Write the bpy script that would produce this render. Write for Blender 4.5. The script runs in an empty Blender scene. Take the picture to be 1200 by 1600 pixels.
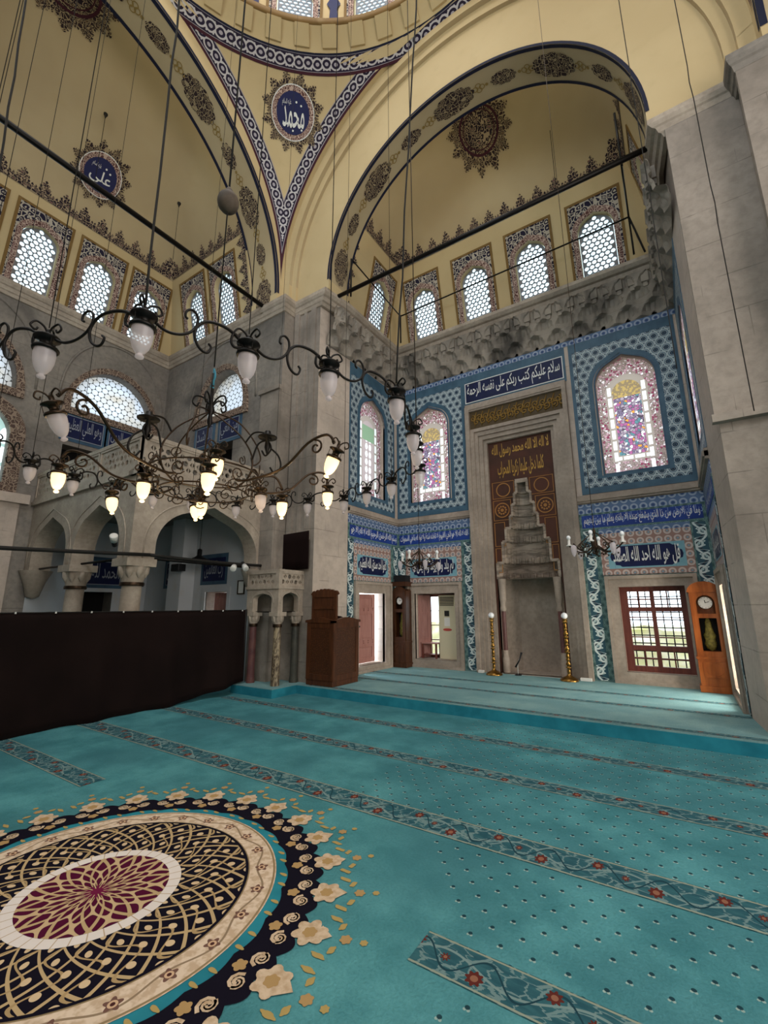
import bpy, math, random
import numpy as np
from math import sin, cos, pi, radians, sqrt, atan2, hypot
from mathutils import Vector, Matrix
from mathutils.geometry import delaunay_2d_cdt
random.seed(7)
SC = bpy.context.scene
COL = SC.collection

# ------------------------------------------------------------------ materials
def hexc(h):
    h = h.lstrip('#')
    r = [int(h[i:i + 2], 16) / 255 for i in (0, 2, 4)]
    return tuple((c / 12.92 if c <= .04045 else ((c + .055) / 1.055) ** 2.4) for c in r) + (1,)

class Ex:
    def __init__(s, t, k): s.t = t; s.k = k
    def m(s, op, *a, clamp=False):
        n = s.t.nodes.new('ShaderNodeMath'); n.operation = op; n.use_clamp = clamp
        for i, x in enumerate((s,) + a):
            if isinstance(x, Ex): s.t.links.new(x.k, n.inputs[i])
            else: n.inputs[i].default_value = x
        return Ex(s.t, n.outputs[0])
    def __add__(s, b): return s.m('ADD', b)
    __radd__ = __add__
    def __sub__(s, b): return s.m('SUBTRACT', b)
    def __rsub__(s, b): return (s * -1) + b
    def __mul__(s, b): return s.m('MULTIPLY', b)
    __rmul__ = __mul__
    def __truediv__(s, b): return s.m('DIVIDE', b)
    def __neg__(s): return s * -1
    def __abs__(s): return s.m('ABSOLUTE')
    def fr(s): return s.m('FRACT')
    def fl(s): return s.m('FLOOR')
    def sin(s): return s.m('SINE')
    def cos(s): return s.m('COSINE')
    def sqrt(s): return s.m('SQRT')
    def mn(s, b): return s.m('MINIMUM', b)
    def mx(s, b): return s.m('MAXIMUM', b)
    def lt(s, b): return s.m('LESS_THAN', b)
    def gt(s, b): return s.m('GREATER_THAN', b)
    def pw(s, b): return s.m('POWER', b)
    def sm(s, a, b):
        n = s.t.nodes.new('ShaderNodeMapRange'); n.interpolation_type = 'SMOOTHSTEP'
        s.t.links.new(s.k, n.inputs[0]); n.inputs[1].default_value = a; n.inputs[2].default_value = b
        return Ex(s.t, n.outputs[0])
def hyp(a, b): return (a * a + b * b).sqrt()
def at2(a, b): return a.m('ARCTAN2', b)

class T:
    def __init__(s, mt): s.mt = mt; s.t = mt.node_tree; s.nodes = s.t.nodes; s.links = s.t.links
    def _sep(s, out):
        n = s.nodes.new('ShaderNodeSeparateXYZ'); s.links.new(out, n.inputs[0])
        return [Ex(s.t, o) for o in n.outputs]
    def tc(s): return s.nodes.new('ShaderNodeTexCoord')
    def uv(s): return s._sep(s.tc().outputs['UV'])[:2]
    def ob(s): return s._sep(s.tc().outputs['Object'])
    def vec(s, v):
        if v in ('UV', 'Object', 'Generated'): return s.tc().outputs[v]
        n = s.nodes.new('ShaderNodeCombineXYZ')
        for i, x in enumerate(v):
            if isinstance(x, Ex): s.links.new(x.k, n.inputs[i])
            else: n.inputs[i].default_value = x
        return n.outputs[0]
    def noise(s, scale, detail=3, rough=.55, v='Object', dist=0):
        n = s.nodes.new('ShaderNodeTexNoise'); n.inputs['Scale'].default_value = scale
        n.inputs['Detail'].default_value = detail; n.inputs['Roughness'].default_value = rough
        n.inputs['Distortion'].default_value = dist
        s.links.new(s.vec(v), n.inputs['Vector']); return Ex(s.t, n.outputs[0])
    def vor(s, scale, feature='F1', v='Object', rnd=1, col=False):
        n = s.nodes.new('ShaderNodeTexVoronoi'); n.feature = feature; n.inputs['Scale'].default_value = scale
        n.inputs['Randomness'].default_value = rnd
        s.links.new(s.vec(v), n.inputs['Vector'])
        return (Ex(s.t, n.outputs['Distance']), n.outputs['Color'] if feature == 'F1' else None) if col else Ex(s.t, n.outputs['Distance'])
    def mix(s, f, a, b, mode='MIX'):
        n = s.nodes.new('ShaderNodeMix'); n.data_type = 'RGBA'; n.blend_type = mode
        for i, x in ((0, f), (6, a), (7, b)):
            if isinstance(x, Ex): s.links.new(x.k, n.inputs[i])
            elif hasattr(x, 'is_linked'): s.links.new(x, n.inputs[i])
            else: n.inputs[i].default_value = x
        return n.outputs[2]

MATS = {}
def mat(name, fn=None, color=None, rough=.7, metal=0, spec=.3, bump=0, trans=None, emit=None, sheen=0):
    mt = bpy.data.materials.new(name); mt.use_nodes = True
    t = mt.node_tree; p = t.nodes['Principled BSDF']
    p.inputs['Roughness'].default_value = rough; p.inputs['Metallic'].default_value = metal
    p.inputs['Specular IOR Level'].default_value = spec
    c = color; h = None
    if fn:
        r = fn(T(mt))
        c, h = r if isinstance(r, tuple) and len(r) == 2 else (r, None)
    if hasattr(c, 'is_linked'): t.links.new(c, p.inputs['Base Color'])
    else: p.inputs['Base Color'].default_value = c
    if h is not None and bump:
        b = t.nodes.new('ShaderNodeBump'); b.inputs['Strength'].default_value = bump; b.inputs['Distance'].default_value = .02
        t.links.new(h.k, b.inputs['Height']); t.links.new(b.outputs[0], p.inputs['Normal'])
    if emit:
        p.inputs['Emission Color'].default_value = emit[0]; p.inputs['Emission Strength'].default_value = emit[1]
    if trans is not None:      # back-lit glass: light diffuses through it
        tr = t.nodes.new('ShaderNodeBsdfTranslucent'); mx = t.nodes.new('ShaderNodeMixShader')
        if hasattr(c, 'is_linked'): t.links.new(c, tr.inputs[0])
        else: tr.inputs[0].default_value = c
        if isinstance(trans, Ex): t.links.new(trans.k, mx.inputs[0])
        else: mx.inputs[0].default_value = trans
        t.links.new(p.outputs[0], mx.inputs[1]); t.links.new(tr.outputs[0], mx.inputs[2])
        t.links.new(mx.outputs[0], t.nodes['Material Output'].inputs[0])
    MATS[name] = mt
    return mt

def stone_fn(c1, c2, c3, sc=1.0, stain=.5, blocks=True):
    def f(t):
        x, y, z = t.ob()
        n = t.noise(1.1 * sc, 6, .62); n2 = t.noise(9 * sc, 4, .6); n3 = t.noise(.55 * sc, 3, .5, dist=.6)
        c = t.mix(n.sm(.3, .72), hexc(c1), hexc(c2))
        c = t.mix((n3.sm(.48, .74)) * stain, c, hexc(c3))
        c = t.mix(n2.sm(.35, .75) * .35, c, hexc(c3))
        h = n2
        if blocks:
            # ashlar joints: courses and staggered vertical joints
            row = z / .52; ri = row.fl(); jx = ((x + y) / 1.15 + ri * .37).fr()
            j = (abs(row.fr() - .5).gt(.487)).mx(abs(jx - .5).gt(.4955))
            wob = t.noise(2.3, 2).sm(.42, .6)
            c = t.mix(j * wob * .45, c, hexc('#4a443e'))
        return c, h
    return f

M = {}
M['stone'] = mat('grey_marble_ashlar', stone_fn('#9c9186', '#847a70', '#655d55', 1.0, .65), rough=.75, bump=.25)
M['stone_light'] = mat('pale_pier_marble', stone_fn('#c2b2a4', '#ad9f93', '#8f847a', .8, .35), rough=.7, bump=.15)
M['stone_dark'] = mat('sooty_marble', stone_fn('#8d857b', '#77706a', '#4e4a46', 1.2, .8), rough=.8, bump=.35)
M['marble'] = mat('carved_marble', stone_fn('#b3a595', '#998c7e', '#786c60', 2, .4, False), rough=.6, bump=.1)
M['frame_marble'] = mat('window_surround_marble', stone_fn('#a99a8c', '#8f8276', '#6f645a', 1.6, .5, False), rough=.65, bump=.1)

def vein_fn(t):
    x, y, z = t.ob()
    n = t.noise(1, 4, .6, v=(x * 2.2, y * 2.2, z * 11), dist=.8); n2 = t.noise(1.4, 4)
    c = t.mix(n.sm(.4, .62), hexc('#a39485'), hexc('#75695e'))
    return t.mix(n2.sm(.45, .7) * .5, c, hexc('#5d544c')), n
M['veined'] = mat('veined_hood_marble', vein_fn, rough=.65, bump=.15)
def muq_fn(t):
    x, y, z = t.ob()
    n = t.noise(1.6, 5, .6); st = t.noise(.9, 4, .65, v=(x * 1.3, y * 1.3, z * .5))
    c = t.mix(n.sm(.35, .7), hexc('#9a9084'), hexc('#7d756c'))
    c = t.mix(st.sm(.46, .66) * .8, c, hexc('#35322f'))
    return c, n
M['muq'] = mat('stained_muqarnas_marble', muq_fn, rough=.85, bump=.3)

def plaster_fn(a, b):
    def f(t):
        n = t.noise(.5, 3); n2 = t.noise(3.5, 4)
        c = t.mix(n.sm(.3, .7), hexc(a), hexc(b))
        return t.mix(n2.sm(.5, .8) * .25, c, hexc('#ab9770')), n2
    return f
M['cream'] = mat('cream_painted_plaster', plaster_fn('#c6b188', '#bca67d'), rough=.9, bump=.05)
M['cream_shade'] = mat('shaded_cream_plaster', plaster_fn('#b6a482', '#ac9978'), rough=.9, bump=.05)  # darker cream for vaults and soffits; their shade is put into the colour
M['ochre'] = mat('ochre_paint', plaster_fn('#7c6034', '#6e532a'), rough=.8)
M['white_plaster'] = mat('white_wall_plaster', plaster_fn('#b9bcc0', '#adb1b5'), rough=.9)
M['darkblue_line'] = mat('navy_painted_line', color=hexc('#15182f'), rough=.8)
M['maroon'] = mat('maroon_painted_line', color=hexc('#3c1522'), rough=.8)

def lace_fn(bg, fg, p, w=.10, fill=None):
    """painted arabesque: curling outlines, buds and dots"""
    def f(t):
        u, v = t.uv()
        wx = (t.noise(.55 / p, 1, v='UV') - .5) * p * 1.6; wy = (t.noise(.55 / p, 1, v=(u + 7.3, v + 1.7, 0)) - .5) * p * 1.6
        uu, vv = u + wx, v + wy
        e = t.vor(1.0 / p, 'DISTANCE_TO_EDGE', v=(uu, vv, 0), rnd=.55)
        d, _ = t.vor(1.0 / p, 'F1', v=(uu, vv, 0), rnd=.55, col=True)
        c = t.mix(e.lt(w), hexc(bg), hexc(fg))
        c = t.mix(abs(d - .27).lt(.045), c, hexc(fg))
        return t.mix(d.lt(.15), c, hexc(fill or fg))
    return f
def vineband_fn(t):
    u, v = t.uv(); p = .40; q = u / p; y = v / .36 - .5
    def ring(o, s):
        x = ((q + o).fr() - .5) * p / .36
        return hyp(x, y - s)
    wave = abs(y - (q * 6.283).sin() * .30)
    a = ring(.25, -.02); b = ring(.75, .02)
    r = a.mn(b)
    c = t.mix(wave.lt(.045), hexc('#221a30'), hexc('#b9b4b6'))
    c = t.mix(abs(r - .30).lt(.05), c, hexc('#b9b4b6'))
    c = t.mix(r.lt(.14), c, hexc('#a39ca4'))
    c = t.mix(abs(r - .14).lt(.03), c, hexc('#221a30'))
    lf = ((q * 18.85).sin() * (y * 11).cos()).gt(.72) * r.gt(.34)
    c = t.mix(lf, c, hexc('#b9b4b6'))
    return t.mix(abs(y).gt(.44), c, hexc('#9a949a'))
M['lace_brown'] = mat('brown_arabesque_paint', lace_fn('#2b1d20', '#9c8a6c', .075, .065, '#6b5138'), rough=.85)
M['lace_crest'] = mat('crest_arabesque_paint', lace_fn('#231822', '#a08c72', .085, .06, '#7a4a52'), rough=.85)
M['lace_band'] = mat('vine_band_paint', vineband_fn, rough=.85)
M['lace_frame'] = mat('window_band_paint', lace_fn('#5a3a36', '#b8a093', .06, .09, '#8b5a6b'), rough=.85)
M['lace_spandrel'] = mat('window_spandrel_paint', lace_fn('#1c1830', '#b0a698', .11, .10, '#b0a698'), rough=.85)
M['chain_gold'] = mat('gold_painted_chain', color=hexc('#8d7440'), rough=.7)
M['carved_frame'] = mat('carved_plaster_frame', lace_fn('#54423a', '#93806f', .085, .09, '#6f584b'), rough=.85)
M['white_script'] = mat('white_lettering', color=hexc('#d9d9d6'), rough=.6)
M['pale_script'] = mat('pale_blue_lettering', color=hexc('#8398c8'), rough=.6)
M['grey_script'] = mat('dulled_lettering', color=hexc('#8f939c'), rough=.7)
M['gold_script'] = mat('gilt_lettering', color=hexc('#a98238'), rough=.45, metal=.3)
M['navy_disc'] = mat('navy_paint_disc', color=hexc('#1a1f4c'), rough=.7)

# tiles -------------------------------------------------
def tile_plain(c1, c2):
    def f(t):
        u, v = t.uv(); n = t.noise(3, 4); n2 = t.noise(14, 2)
        c = t.mix(n.sm(.35, .7), hexc(c1), hexc(c2))
        j = abs((u / .25).fr() - .5).gt(.49).mx(abs((v / .25).fr() - .5).gt(.49))
        return t.mix(j * .35, c, hexc('#27343c'))
    return f
def hexlace(bg, wh, dk, p=.21):
    def f(t):
        u, v = t.uv(); py = p * 1.732
        def cell(o):
            return hyp(((u / p + o).fr() - .5) * p, ((v / py + o).fr() - .5) * py)
        d = cell(0).mn(cell(.5)) / p
        def cell6(o):
            uu = ((u / p + o).fr() - .5) * p; vv = ((v / py + o).fr() - .5) * py
            return hyp(uu, vv), at2(vv, uu)
        c = t.mix(t.noise(4, 3).sm(.3, .7) * .5, hexc(bg), hexc(dk))
        c = t.mix(abs(d - .455).lt(.065), c, hexc(wh))
        c = t.mix(abs(d - .29).lt(.028), c, hexc(wh))
        c = t.mix(d.lt(.24), c, hexc(dk))
        c = t.mix(abs(d - .13).lt(.03), c, hexc(bg))
        c = t.mix(d.gt(.545), c, hexc(dk))
        return c
    return f
M['tile_teal'] = mat('plain_blue_tile', tile_plain('#426074', '#365265'), rough=.45, spec=.25)
M['tile_slate'] = mat('plain_slate_blue_tile', tile_plain('#3d5a70', '#31495e'), rough=.45, spec=.25)
M['tile_lace'] = mat('blue_white_lattice_tile', hexlace('#385a70', '#a6b2b6', '#141c2e', .18), rough=.45, spec=.25)
M['tile_lace_d'] = mat('slate_white_lattice_tile', hexlace('#3a556d', '#98a5ab', '#131c30'), rough=.45, spec=.25)
def crest_tile(t):
    u, v = t.uv(); p = .16
    a = abs((u / p).fr() - .5) * 2
    d = hyp((u / p).fr() - .5, (v / p).fr() - .5)
    c = t.mix(abs(d - .33).lt(.09), hexc('#52698c'), hexc('#949fb2'))
    return t.mix(d.lt(.16), c, hexc('#2f4674'))
M['tile_crest'] = mat('pale_blue_crest_tile', crest_tile, rough=.45, spec=.25)
M['tile_cobalt'] = mat('cobalt_frieze_tile', tile_plain('#24418c', '#1d3478'), rough=.45, spec=.2)
M['tile_navy'] = mat('navy_panel_tile', tile_plain('#141c46', '#10173a'), rough=.45, spec=.2)
M['tile_green'] = mat('grey_green_tile', hexlace('#456361', '#647f7c', '#334f50', .13), rough=.45, spec=.25)
def red_border(t):
    u, v = t.uv(); p = .15
    d = hyp((u / p).fr() - .5, (v / p).fr() - .5)
    c = t.mix(abs(d - .32).lt(.1), hexc('#8f6f66'), hexc('#b9aaa2'))
    return t.mix(d.lt(.14), c, hexc('#7a8f9a'))
M['tile_red'] = mat('coral_rosette_border_tile', red_border, rough=.45, spec=.25)
M['tile_sky'] = mat('turquoise_tile', tile_plain('#7ba6b2', '#6d99a8'), rough=.45, spec=.25)
def vine_strip(t):
    u, v = t.uv(); p = .46
    ph = v / p
    wv = (ph * 6.283).sin() * .075
    d = abs(u - wv)
    c = t.mix(d.lt(.018), hexc('#2d4d5a'), hexc('#0f1a2c'))
    d2 = abs(u - (ph * 6.283 + .9).sin() * .085)
    c = t.mix(d2.lt(.02), c, hexc('#c5cdca'))
    def fl(o, s):
        q = (ph + o).fr() - .5
        return hyp(u - s, q * p)
    r = fl(.25, .045).mn(fl(.75, -.045))
    c = t.mix(abs(r - .058).lt(.016), c, hexc('#c5cdca'))
    c = t.mix(r.lt(.024), c, hexc('#9fb3b4'))
    l = abs((ph * 25.1).sin() * .1 * (ph * 6.283).cos() - u).lt(.014)
    c = t.mix(l, c, hexc('#b9c6c4'))
    return c
M['tile_vine'] = mat('white_vine_strip_tile', vine_strip, rough=.45, spec=.25)

# glass, metal, wood ----------------------------------------
M['glass_white'] = mat('milky_window_glass', lambda t: t.mix(t.noise(5, 2).sm(.3, .7), hexc('#e8f4f6'), hexc('#cfe6ee')), rough=.4, trans=.95)
def hexglass(t):
    u, v = t.uv(); p = .15; py = p * 1.732
    def cell(o): return hyp(((u / p + o).fr() - .5) * p, ((v / py + o).fr() - .5) * py)
    d = cell(0).mn(cell(.5)) / p
    n = t.noise(1.2, 2, v='UV')
    c = t.mix(n.sm(.35, .7), hexc('#9fa3ab'), hexc('#8f8578'))
    c = t.mix(d.gt(.475), c, hexc('#2a2724'))
    t.msk = d.lt(.475)
    return c
M['hexglass'] = mat('hexagon_leaded_glass', hexglass, rough=.5, trans=.9)
def stained(kind):
    def f(t):
        u, v = t.uv()          # u across from the centre line, v up from the sill
        au = abs(u)
        d, colr = t.vor(19, v='UV', col=True)
        d2, colr2 = t.vor(26, v='UV', col=True)
        s = t._sep(colr); s2 = t._sep(colr2)
        lead = t.vor(19, 'DISTANCE_TO_EDGE', v='UV').lt(.06)
        lead2 = t.vor(26, 'DISTANCE_TO_EDGE', v='UV').lt(.09)
        # inner field: jewel colours
        c = t.mix(s[0].gt(.42), hexc('#6d6076'), hexc('#94848f'))
        c = t.mix(s[1].gt(.84), c, hexc('#d98a3c'))
        c = t.mix(s[2].gt(.80), c, hexc('#96557c'))
        c = t.mix((s[0] * s[1]).gt(.5), c, hexc('#ffffff'))
        c = t.mix(s[2].lt(.08), c, hexc('#51757c'))
        c = t.mix(lead, c, hexc('#4a3d48'))
        # outer border: small pinkish pieces in plaster
        b = t.mix(s2[0].gt(.62), hexc('#8d7b76'), hexc('#b08a94'))
        b = t.mix(s2[1].gt(.82), b, hexc('#ded4d6'))
        b = t.mix(s2[2].gt(.86), b, hexc('#7a2c4a'))
        b = t.mix(lead2, b, hexc('#6f625c'))
        top = hyp(u, v - 1.72)
        arch_in = (v.lt(1.72) * au.lt(.25)).mx(v.gt(1.72) * top.lt(.27))
        ring_o = (v.lt(1.72) * au.lt(.385)).mx(v.gt(1.72) * top.lt(.40))
        dash = ((v / .24).fr() - .5)
        wh = (abs(au - .315).lt(.034) * abs(dash).lt(.39) * v.lt(1.9))
        whb = abs(v - .31).lt(.034) * au.lt(.34) * abs((u / .2).fr() - .5).lt(.42)
        c2 = t.mix(ring_o * v.gt(.24), b, hexc('#8f837a'))
        c2 = t.mix(wh * (0 if kind == 'plain' else 1) + whb * (0 if kind == 'plain' else 1), c2, hexc('#ffffff')) if kind != 'plain' else t.mix(wh, c2, hexc('#d9e2e2'))
        inn = arch_in * v.gt(.37)
        if kind == 'plain':
            rr = hyp(((au - .075) / .15), ((v / .21).fr() - .5) * 1.4)
            c = t.mix((abs(au - .075).lt(.05) * hyp((au - .075) / .05, ((v / .2).fr() - .5) / .42).lt(1)) * v.lt(1.55), hexc('#9a8a88'), hexc('#f4f4f4'))
            c = t.mix(v.gt(1.45) * v.lt(1.85), c, hexc('#71866c'))
        else:
            cap = v.gt(1.62)
            c = t.mix(cap, c, hexc('#7c6a52'))
            c = t.mix(cap * t.noise(16, 1, v='UV').gt(.52), c, hexc('#a08652'))
        return t.mix(inn, c2, c)
    return f
M['stained'] = mat('jewel_stained_glass', stained('jewel'), rough=.3, trans=.85)
M['stained_plain'] = mat('pale_stained_glass', stained('plain'), rough=.3, trans=.85)
def greenglass(t):
    u, v = t.uv()
    w = hyp(((abs(u) / .22).fr() - .5), (v / .42).fr() - .5)
    c = t.mix(w.lt(.42), hexc('#8fa39a'), hexc('#eef3ee'))
    c = t.mix(abs(abs(u) - .48).lt(.05), c, hexc('#2f8a4a'))
    c = t.mix(abs(abs(u) - .30).lt(.03), c, hexc('#2a2f66'))
    return c
M['greenglass'] = mat('green_banded_glass', greenglass, rough=.3, trans=.9)
M['iron'] = mat('black_wrought_iron', color=hexc('#191614'), rough=.45, metal=.6)
M['iron_brown'] = mat('bronzed_iron', color=hexc('#3a2d22'), rough=.38, metal=.8)
M['cable'] = mat('black_cable', color=hexc('#1b1815'), rough=.7)
M['brass'] = mat('polished_brass', lambda t: t.mix(t.noise(12, 3).sm(.3, .7), hexc('#a47c3e'), hexc('#6b4d22')), rough=.28, metal=.9)
M['shade_off'] = mat('frosted_lamp_glass', color=hexc('#ebe2e6'), rough=.25, spec=.6, trans=.5)
_t = M['shade_off'].node_tree; _a = _t.nodes.new('ShaderNodeMixShader'); _a.inputs[0].default_value = .32; _b = _t.nodes.new('ShaderNodeBsdfTransparent')
_o = _t.nodes['Material Output'].inputs[0]; _t.links.new(_o.links[0].from_socket, _a.inputs[1]); _t.links.new(_b.outputs[0], _a.inputs[2]); _t.links.new(_a.outputs[0], _o)
M['shade_on'] = mat('glowing_lamp_glass', color=hexc('#ffe2b0'), rough=.4, emit=((1.0, .70, .34, 1), 1.6))
M['bulb'] = mat('white_glass_globe', color=hexc('#e4e6e8'), rough=.2, spec=.6)
def wood_fn(a, b, sc=1.0):
    def f(t):
        x, y, z = t.ob()
        n = t.noise(2.2 * sc, 5, .6, v=(x * 9, y * 9, z * 1.2)); n2 = t.noise(20 * sc, 2)
        return t.mix(n.sm(.3, .75), hexc(a), hexc(b)), n
    return f
M['wood'] = mat('carved_walnut', wood_fn('#55301a', '#3a1f10'), rough=.4, bump=.15)
M['wood_clock'] = mat('orange_varnished_wood', wood_fn('#9a5424', '#7c3d16'), rough=.3, bump=.08)
M['wood_dark'] = mat('dark_clock_wood', wood_fn('#4a2a18', '#301a0e'), rough=.35, bump=.08)
M['wood_window'] = mat('red_brown_window_wood', wood_fn('#6f3c33', '#5a2e28'), rough=.5)
M['shutter'] = mat('rose_painted_shutter', wood_fn('#ab7a70', '#98685f'), rough=.55, bump=.08)
M['carve'] = mat('carved_wood_panel', lambda t: (lambda d: (t.mix(d.sm(.05, .3), hexc('#3d2110'), hexc('#4f2c15')), d))(t.vor(26, 'DISTANCE_TO_EDGE')), rough=.45, bump=.3)
M['curtain'] = mat('dark_brown_curtain_cloth', lambda t: t.mix(t.noise(1.3, 3).sm(.3, .7), hexc('#1d1311'), hexc('#160e0d')), rough=.95, spec=.1)
M['board'] = mat('maroon_black_cloth', color=hexc('#170c0b'), rough=.95, spec=.1)
M['white_plastic'] = mat('white_plastic', color=hexc('#d7d5cf'), rough=.5)
M['ac_cream'] = mat('yellowed_ac_casing', color=hexc('#c9c0a2'), rough=.5)
M['black_plastic'] = mat('black_plastic', color=hexc('#141416'), rough=.5)
M['red_label'] = mat('red_label', color=hexc('#b0473c'), rough=.5)
M['dial'] = mat('white_clock_dial', color=hexc('#dddcd8'), rough=.4)
M['gilt'] = mat('gilt_pendulum_relief', lambda t: (lambda n: (t.mix(n.sm(.3, .7), hexc('#8c8340'), hexc('#5a5424')), n))(t.noise(22, 3)), rough=.45, metal=.3, bump=.5)
M['dark'] = mat('unlit_opening', color=hexc('#0b0a0a'), rough=.9)
M['clearglass'] = mat('clear_pane', color=hexc('#f4f8f8'), rough=.1, trans=.96)
M['blue_rope'] = mat('blue_cord', color=hexc('#3d7d90'), rough=.8)
M['porphyry'] = mat('red_porphyry', stone_fn('#6e4a44', '#59393a', '#42292a', 6, .6, False), rough=.35)
M['verd'] = mat('green_breccia_marble', stone_fn('#4d4b42', '#3b3c38', '#2c2c2a', 6, .6, False), rough=.35)
def breccia(t):
    x, y, z = t.ob(); n = t.noise(1, 4, .65, v=(x * 14, y * 14, z * 4.5), dist=1.5); n2 = t.noise(1, 3, v=(x * 22, y * 22, z * 9))
    c = t.mix(n.sm(.42, .58), hexc('#9a8a70'), hexc('#4a3d31'))
    return t.mix(n2.sm(.6, .72), c, hexc('#b9ab8d'))
M['breccia'] = mat('mottled_breccia_marble', breccia, rough=.35)
M['egg'] = mat('dusty_ostrich_egg', lambda t: t.mix(t.noise(9, 3).sm(.3, .7), hexc('#5c5044'), hexc('#463c33')), rough=.7)

# carpets ---------------------------------------------------
def carpet_fn(dots=True, c1='#5b9ba1', c2='#427d84', c3='#3d6f78'):
    def f(t):
        u, v = t.uv()
        n = t.noise(2.4, 4, .6); n2 = t.noise(.8, 2); n3 = t.noise(60, 2)
        c = t.mix(n.sm(.3, .7), hexc(c1), hexc(c2))
        c = t.mix(n2.sm(.35, .65) * .7, c, hexc(c3))
        c = t.mix(n3.sm(.3, .8) * .25, c, hexc('#2b6269'))
        if dots:
            a = .15; b = .195
            def cell(o):
                x = ((u / a + o).fr() - .5) * a; y = ((v / b + o).fr() - .5) * b
                bud = hyp(x, y).lt(.011)
                foot = (hyp(x - .008, y + .012).lt(.007)).mx(hyp(x + .008, y + .012).lt(.007))
                return bud, foot
            b1, f1 = cell(0); b2, f2 = cell(.5)
            far = hyp(u + 2.92, v - 1.5).gt(1.95) * u.gt(-2.6)
            c = t.mix(f1.mx(f2) * far * .8, c, hexc('#9fb3ac'))
            c = t.mix(b1.mx(b2) * far * .9, c, hexc('#18303a'))
        return c, n3
    return f
M['carpet'] = mat('teal_carpet_pile', carpet_fn(), rough=.95, spec=.05, bump=.3)
M['carpet_plat'] = mat('lit_teal_carpet_pile', carpet_fn(False, '#86a6a4', '#73979a', '#6a8d90'), rough=.95, spec=.05, bump=.3)  # teal pile made paler: the grazing light on the platform is in the colour
def band_fn(t):
    u, v = t.uv()     # v 0..1 across
    p = .62
    n = t.noise(7, 3, v='UV')
    c = t.mix(n.sm(.35, .65), hexc('#2b525d'), hexc('#37636b'))
    e1 = t.vor(11, 'DISTANCE_TO_EDGE', v=(u + (n - .5) * .12, v * .24 + (n - .5) * .1, 0), rnd=.9)
    c = t.mix(e1.lt(.05), c, hexc('#6a8586'))
    w = abs((u / p * 6.283).sin() * .22 + .5 - v)
    c = t.mix(w.lt(.03), c, hexc('#748c8b'))
    w2 = abs((u / p * 12.57 + 1).sin() * .3 + .5 - v)
    c = t.mix(w2.lt(.03), c, hexc('#213f49'))
    def fl(o, vv):
        x = (u / p + o).fr() - .5
        return hyp(x * p, (v - vv) * .21), at2((v - vv) * .21, x * p)
    for o, vv, s in ((0, .3, .042), (.5, .7, .036), (.25, .5, .022)):
        r, a = fl(o, vv)
        pet = r - ((a * 8).cos() * .006 + s * .85)
        c = t.mix(pet.lt(0), c, hexc('#5c2c27'))
        c = t.mix(r.lt(s * .4), c, hexc('#8a5f4c'))
    e = abs(v - .5)
    c = t.mix(abs(e - .46).lt(.022), c, hexc('#8f9685'))
    return c
M['band'] = mat('woven_flower_band', band_fn, rough=.95, spec=.05)
M['navy_pile'] = mat('navy_carpet_pile', color=hexc('#15131f'), rough=.95, spec=.05)
M['cream_pile'] = mat('cream_carpet_pile', lambda t: t.mix(t.noise(30, 3).sm(.3, .7), hexc('#cdb89f'), hexc('#b59c7f')), rough=.95, spec=.05)
M['tan_pile'] = mat('tan_carpet_pile', color=hexc('#a88a5e'), rough=.95, spec=.05)
M['white_pile'] = mat('white_ring_pile', lambda t: (lambda u, v: t.mix(abs((at2(v, u) * 5.73).fr() - .5).gt(.46), hexc('#ddd6d2'), hexc('#b9a58c')))(*t.uv()), rough=.95, spec=.05)
def polar(t):
    u, v = t.uv(); return hyp(u, v), at2(v, u)
def net_fn(t):
    r, a = polar(t)
    q = (r - .43) / .37
    f1 = abs((a * 13 + q * 6.2).sin()); f2 = abs((a * 13 - q * 6.2).sin())
    f3 = abs((a * 13 + (q * 9).sin() * 1.3).sin())
    w = .17 + q * .05
    c = t.mix(f1.lt(w).mx(f2.lt(w)), hexc('#15131f'), hexc('#b79f78'))
    c = t.mix(f3.lt(.16), c, hexc('#a88f68'))
    bud = (f1 * f2).gt(.86)
    c = t.mix(bud, c, hexc('#cdb593'))
    return c
M['net'] = mat('navy_strapwork_pile', net_fn, rough=.95, spec=.05)
def burg_fn(t):
    r, a = polar(t)
    f1 = abs((a * 6 + r * 9).sin()); f2 = abs((a * 6 - r * 9).sin())
    f3 = abs((r * 26).sin() * .6 + (a * 12).cos() * .5)
    c = t.mix(f1.lt(.2).mx(f2.lt(.2)), hexc('#4e1330'), hexc('#b79f78'))
    c = t.mix(f3.lt(.17), c, hexc('#c2a985'))
    st = r - ((a * 12).cos() * .02 + .05)
    return t.mix(st.lt(0), c, hexc('#6b1c40'))
M['burg'] = mat('burgundy_star_pile', burg_fn, rough=.95, spec=.05)
def creamring_fn(t):
    r, a = polar(t)
    k = 13
    s = (a * k).sin() * .026 + .888
    c = t.mix(t.noise(22, 2, v='UV').sm(.4, .62), hexc('#d6c3ae'), hexc('#bda68d'))
    c = t.mix(abs(r - s).lt(.006), c, hexc('#8d7a64'))
    da = ((a * k / 6.283 * 2).fr() - .5) * (6.283 / k / 2) * .888
    d = hyp(da, r - .888)
    an = at2(r - .888, da)
    c = t.mix((d - ((an * 5).cos() * .008 + .032)).lt(0), c, hexc('#6d5048'))
    c = t.mix(d.lt(.02), c, hexc('#c9a98a'))
    c = t.mix(d.lt(.01), c, hexc('#4a2a28'))
    c = t.mix(abs(r - .962).lt(.006).mx(abs(r - .813).lt(.006)), c, hexc('#8d7a5c'))
    return c
M['creamring'] = mat('cream_flower_ring_pile', creamring_fn, rough=.95, spec=.05)
M['gold_pile'] = mat('gold_sprig_pile', color=hexc('#a8925c'), rough=.95, spec=.05)
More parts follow.
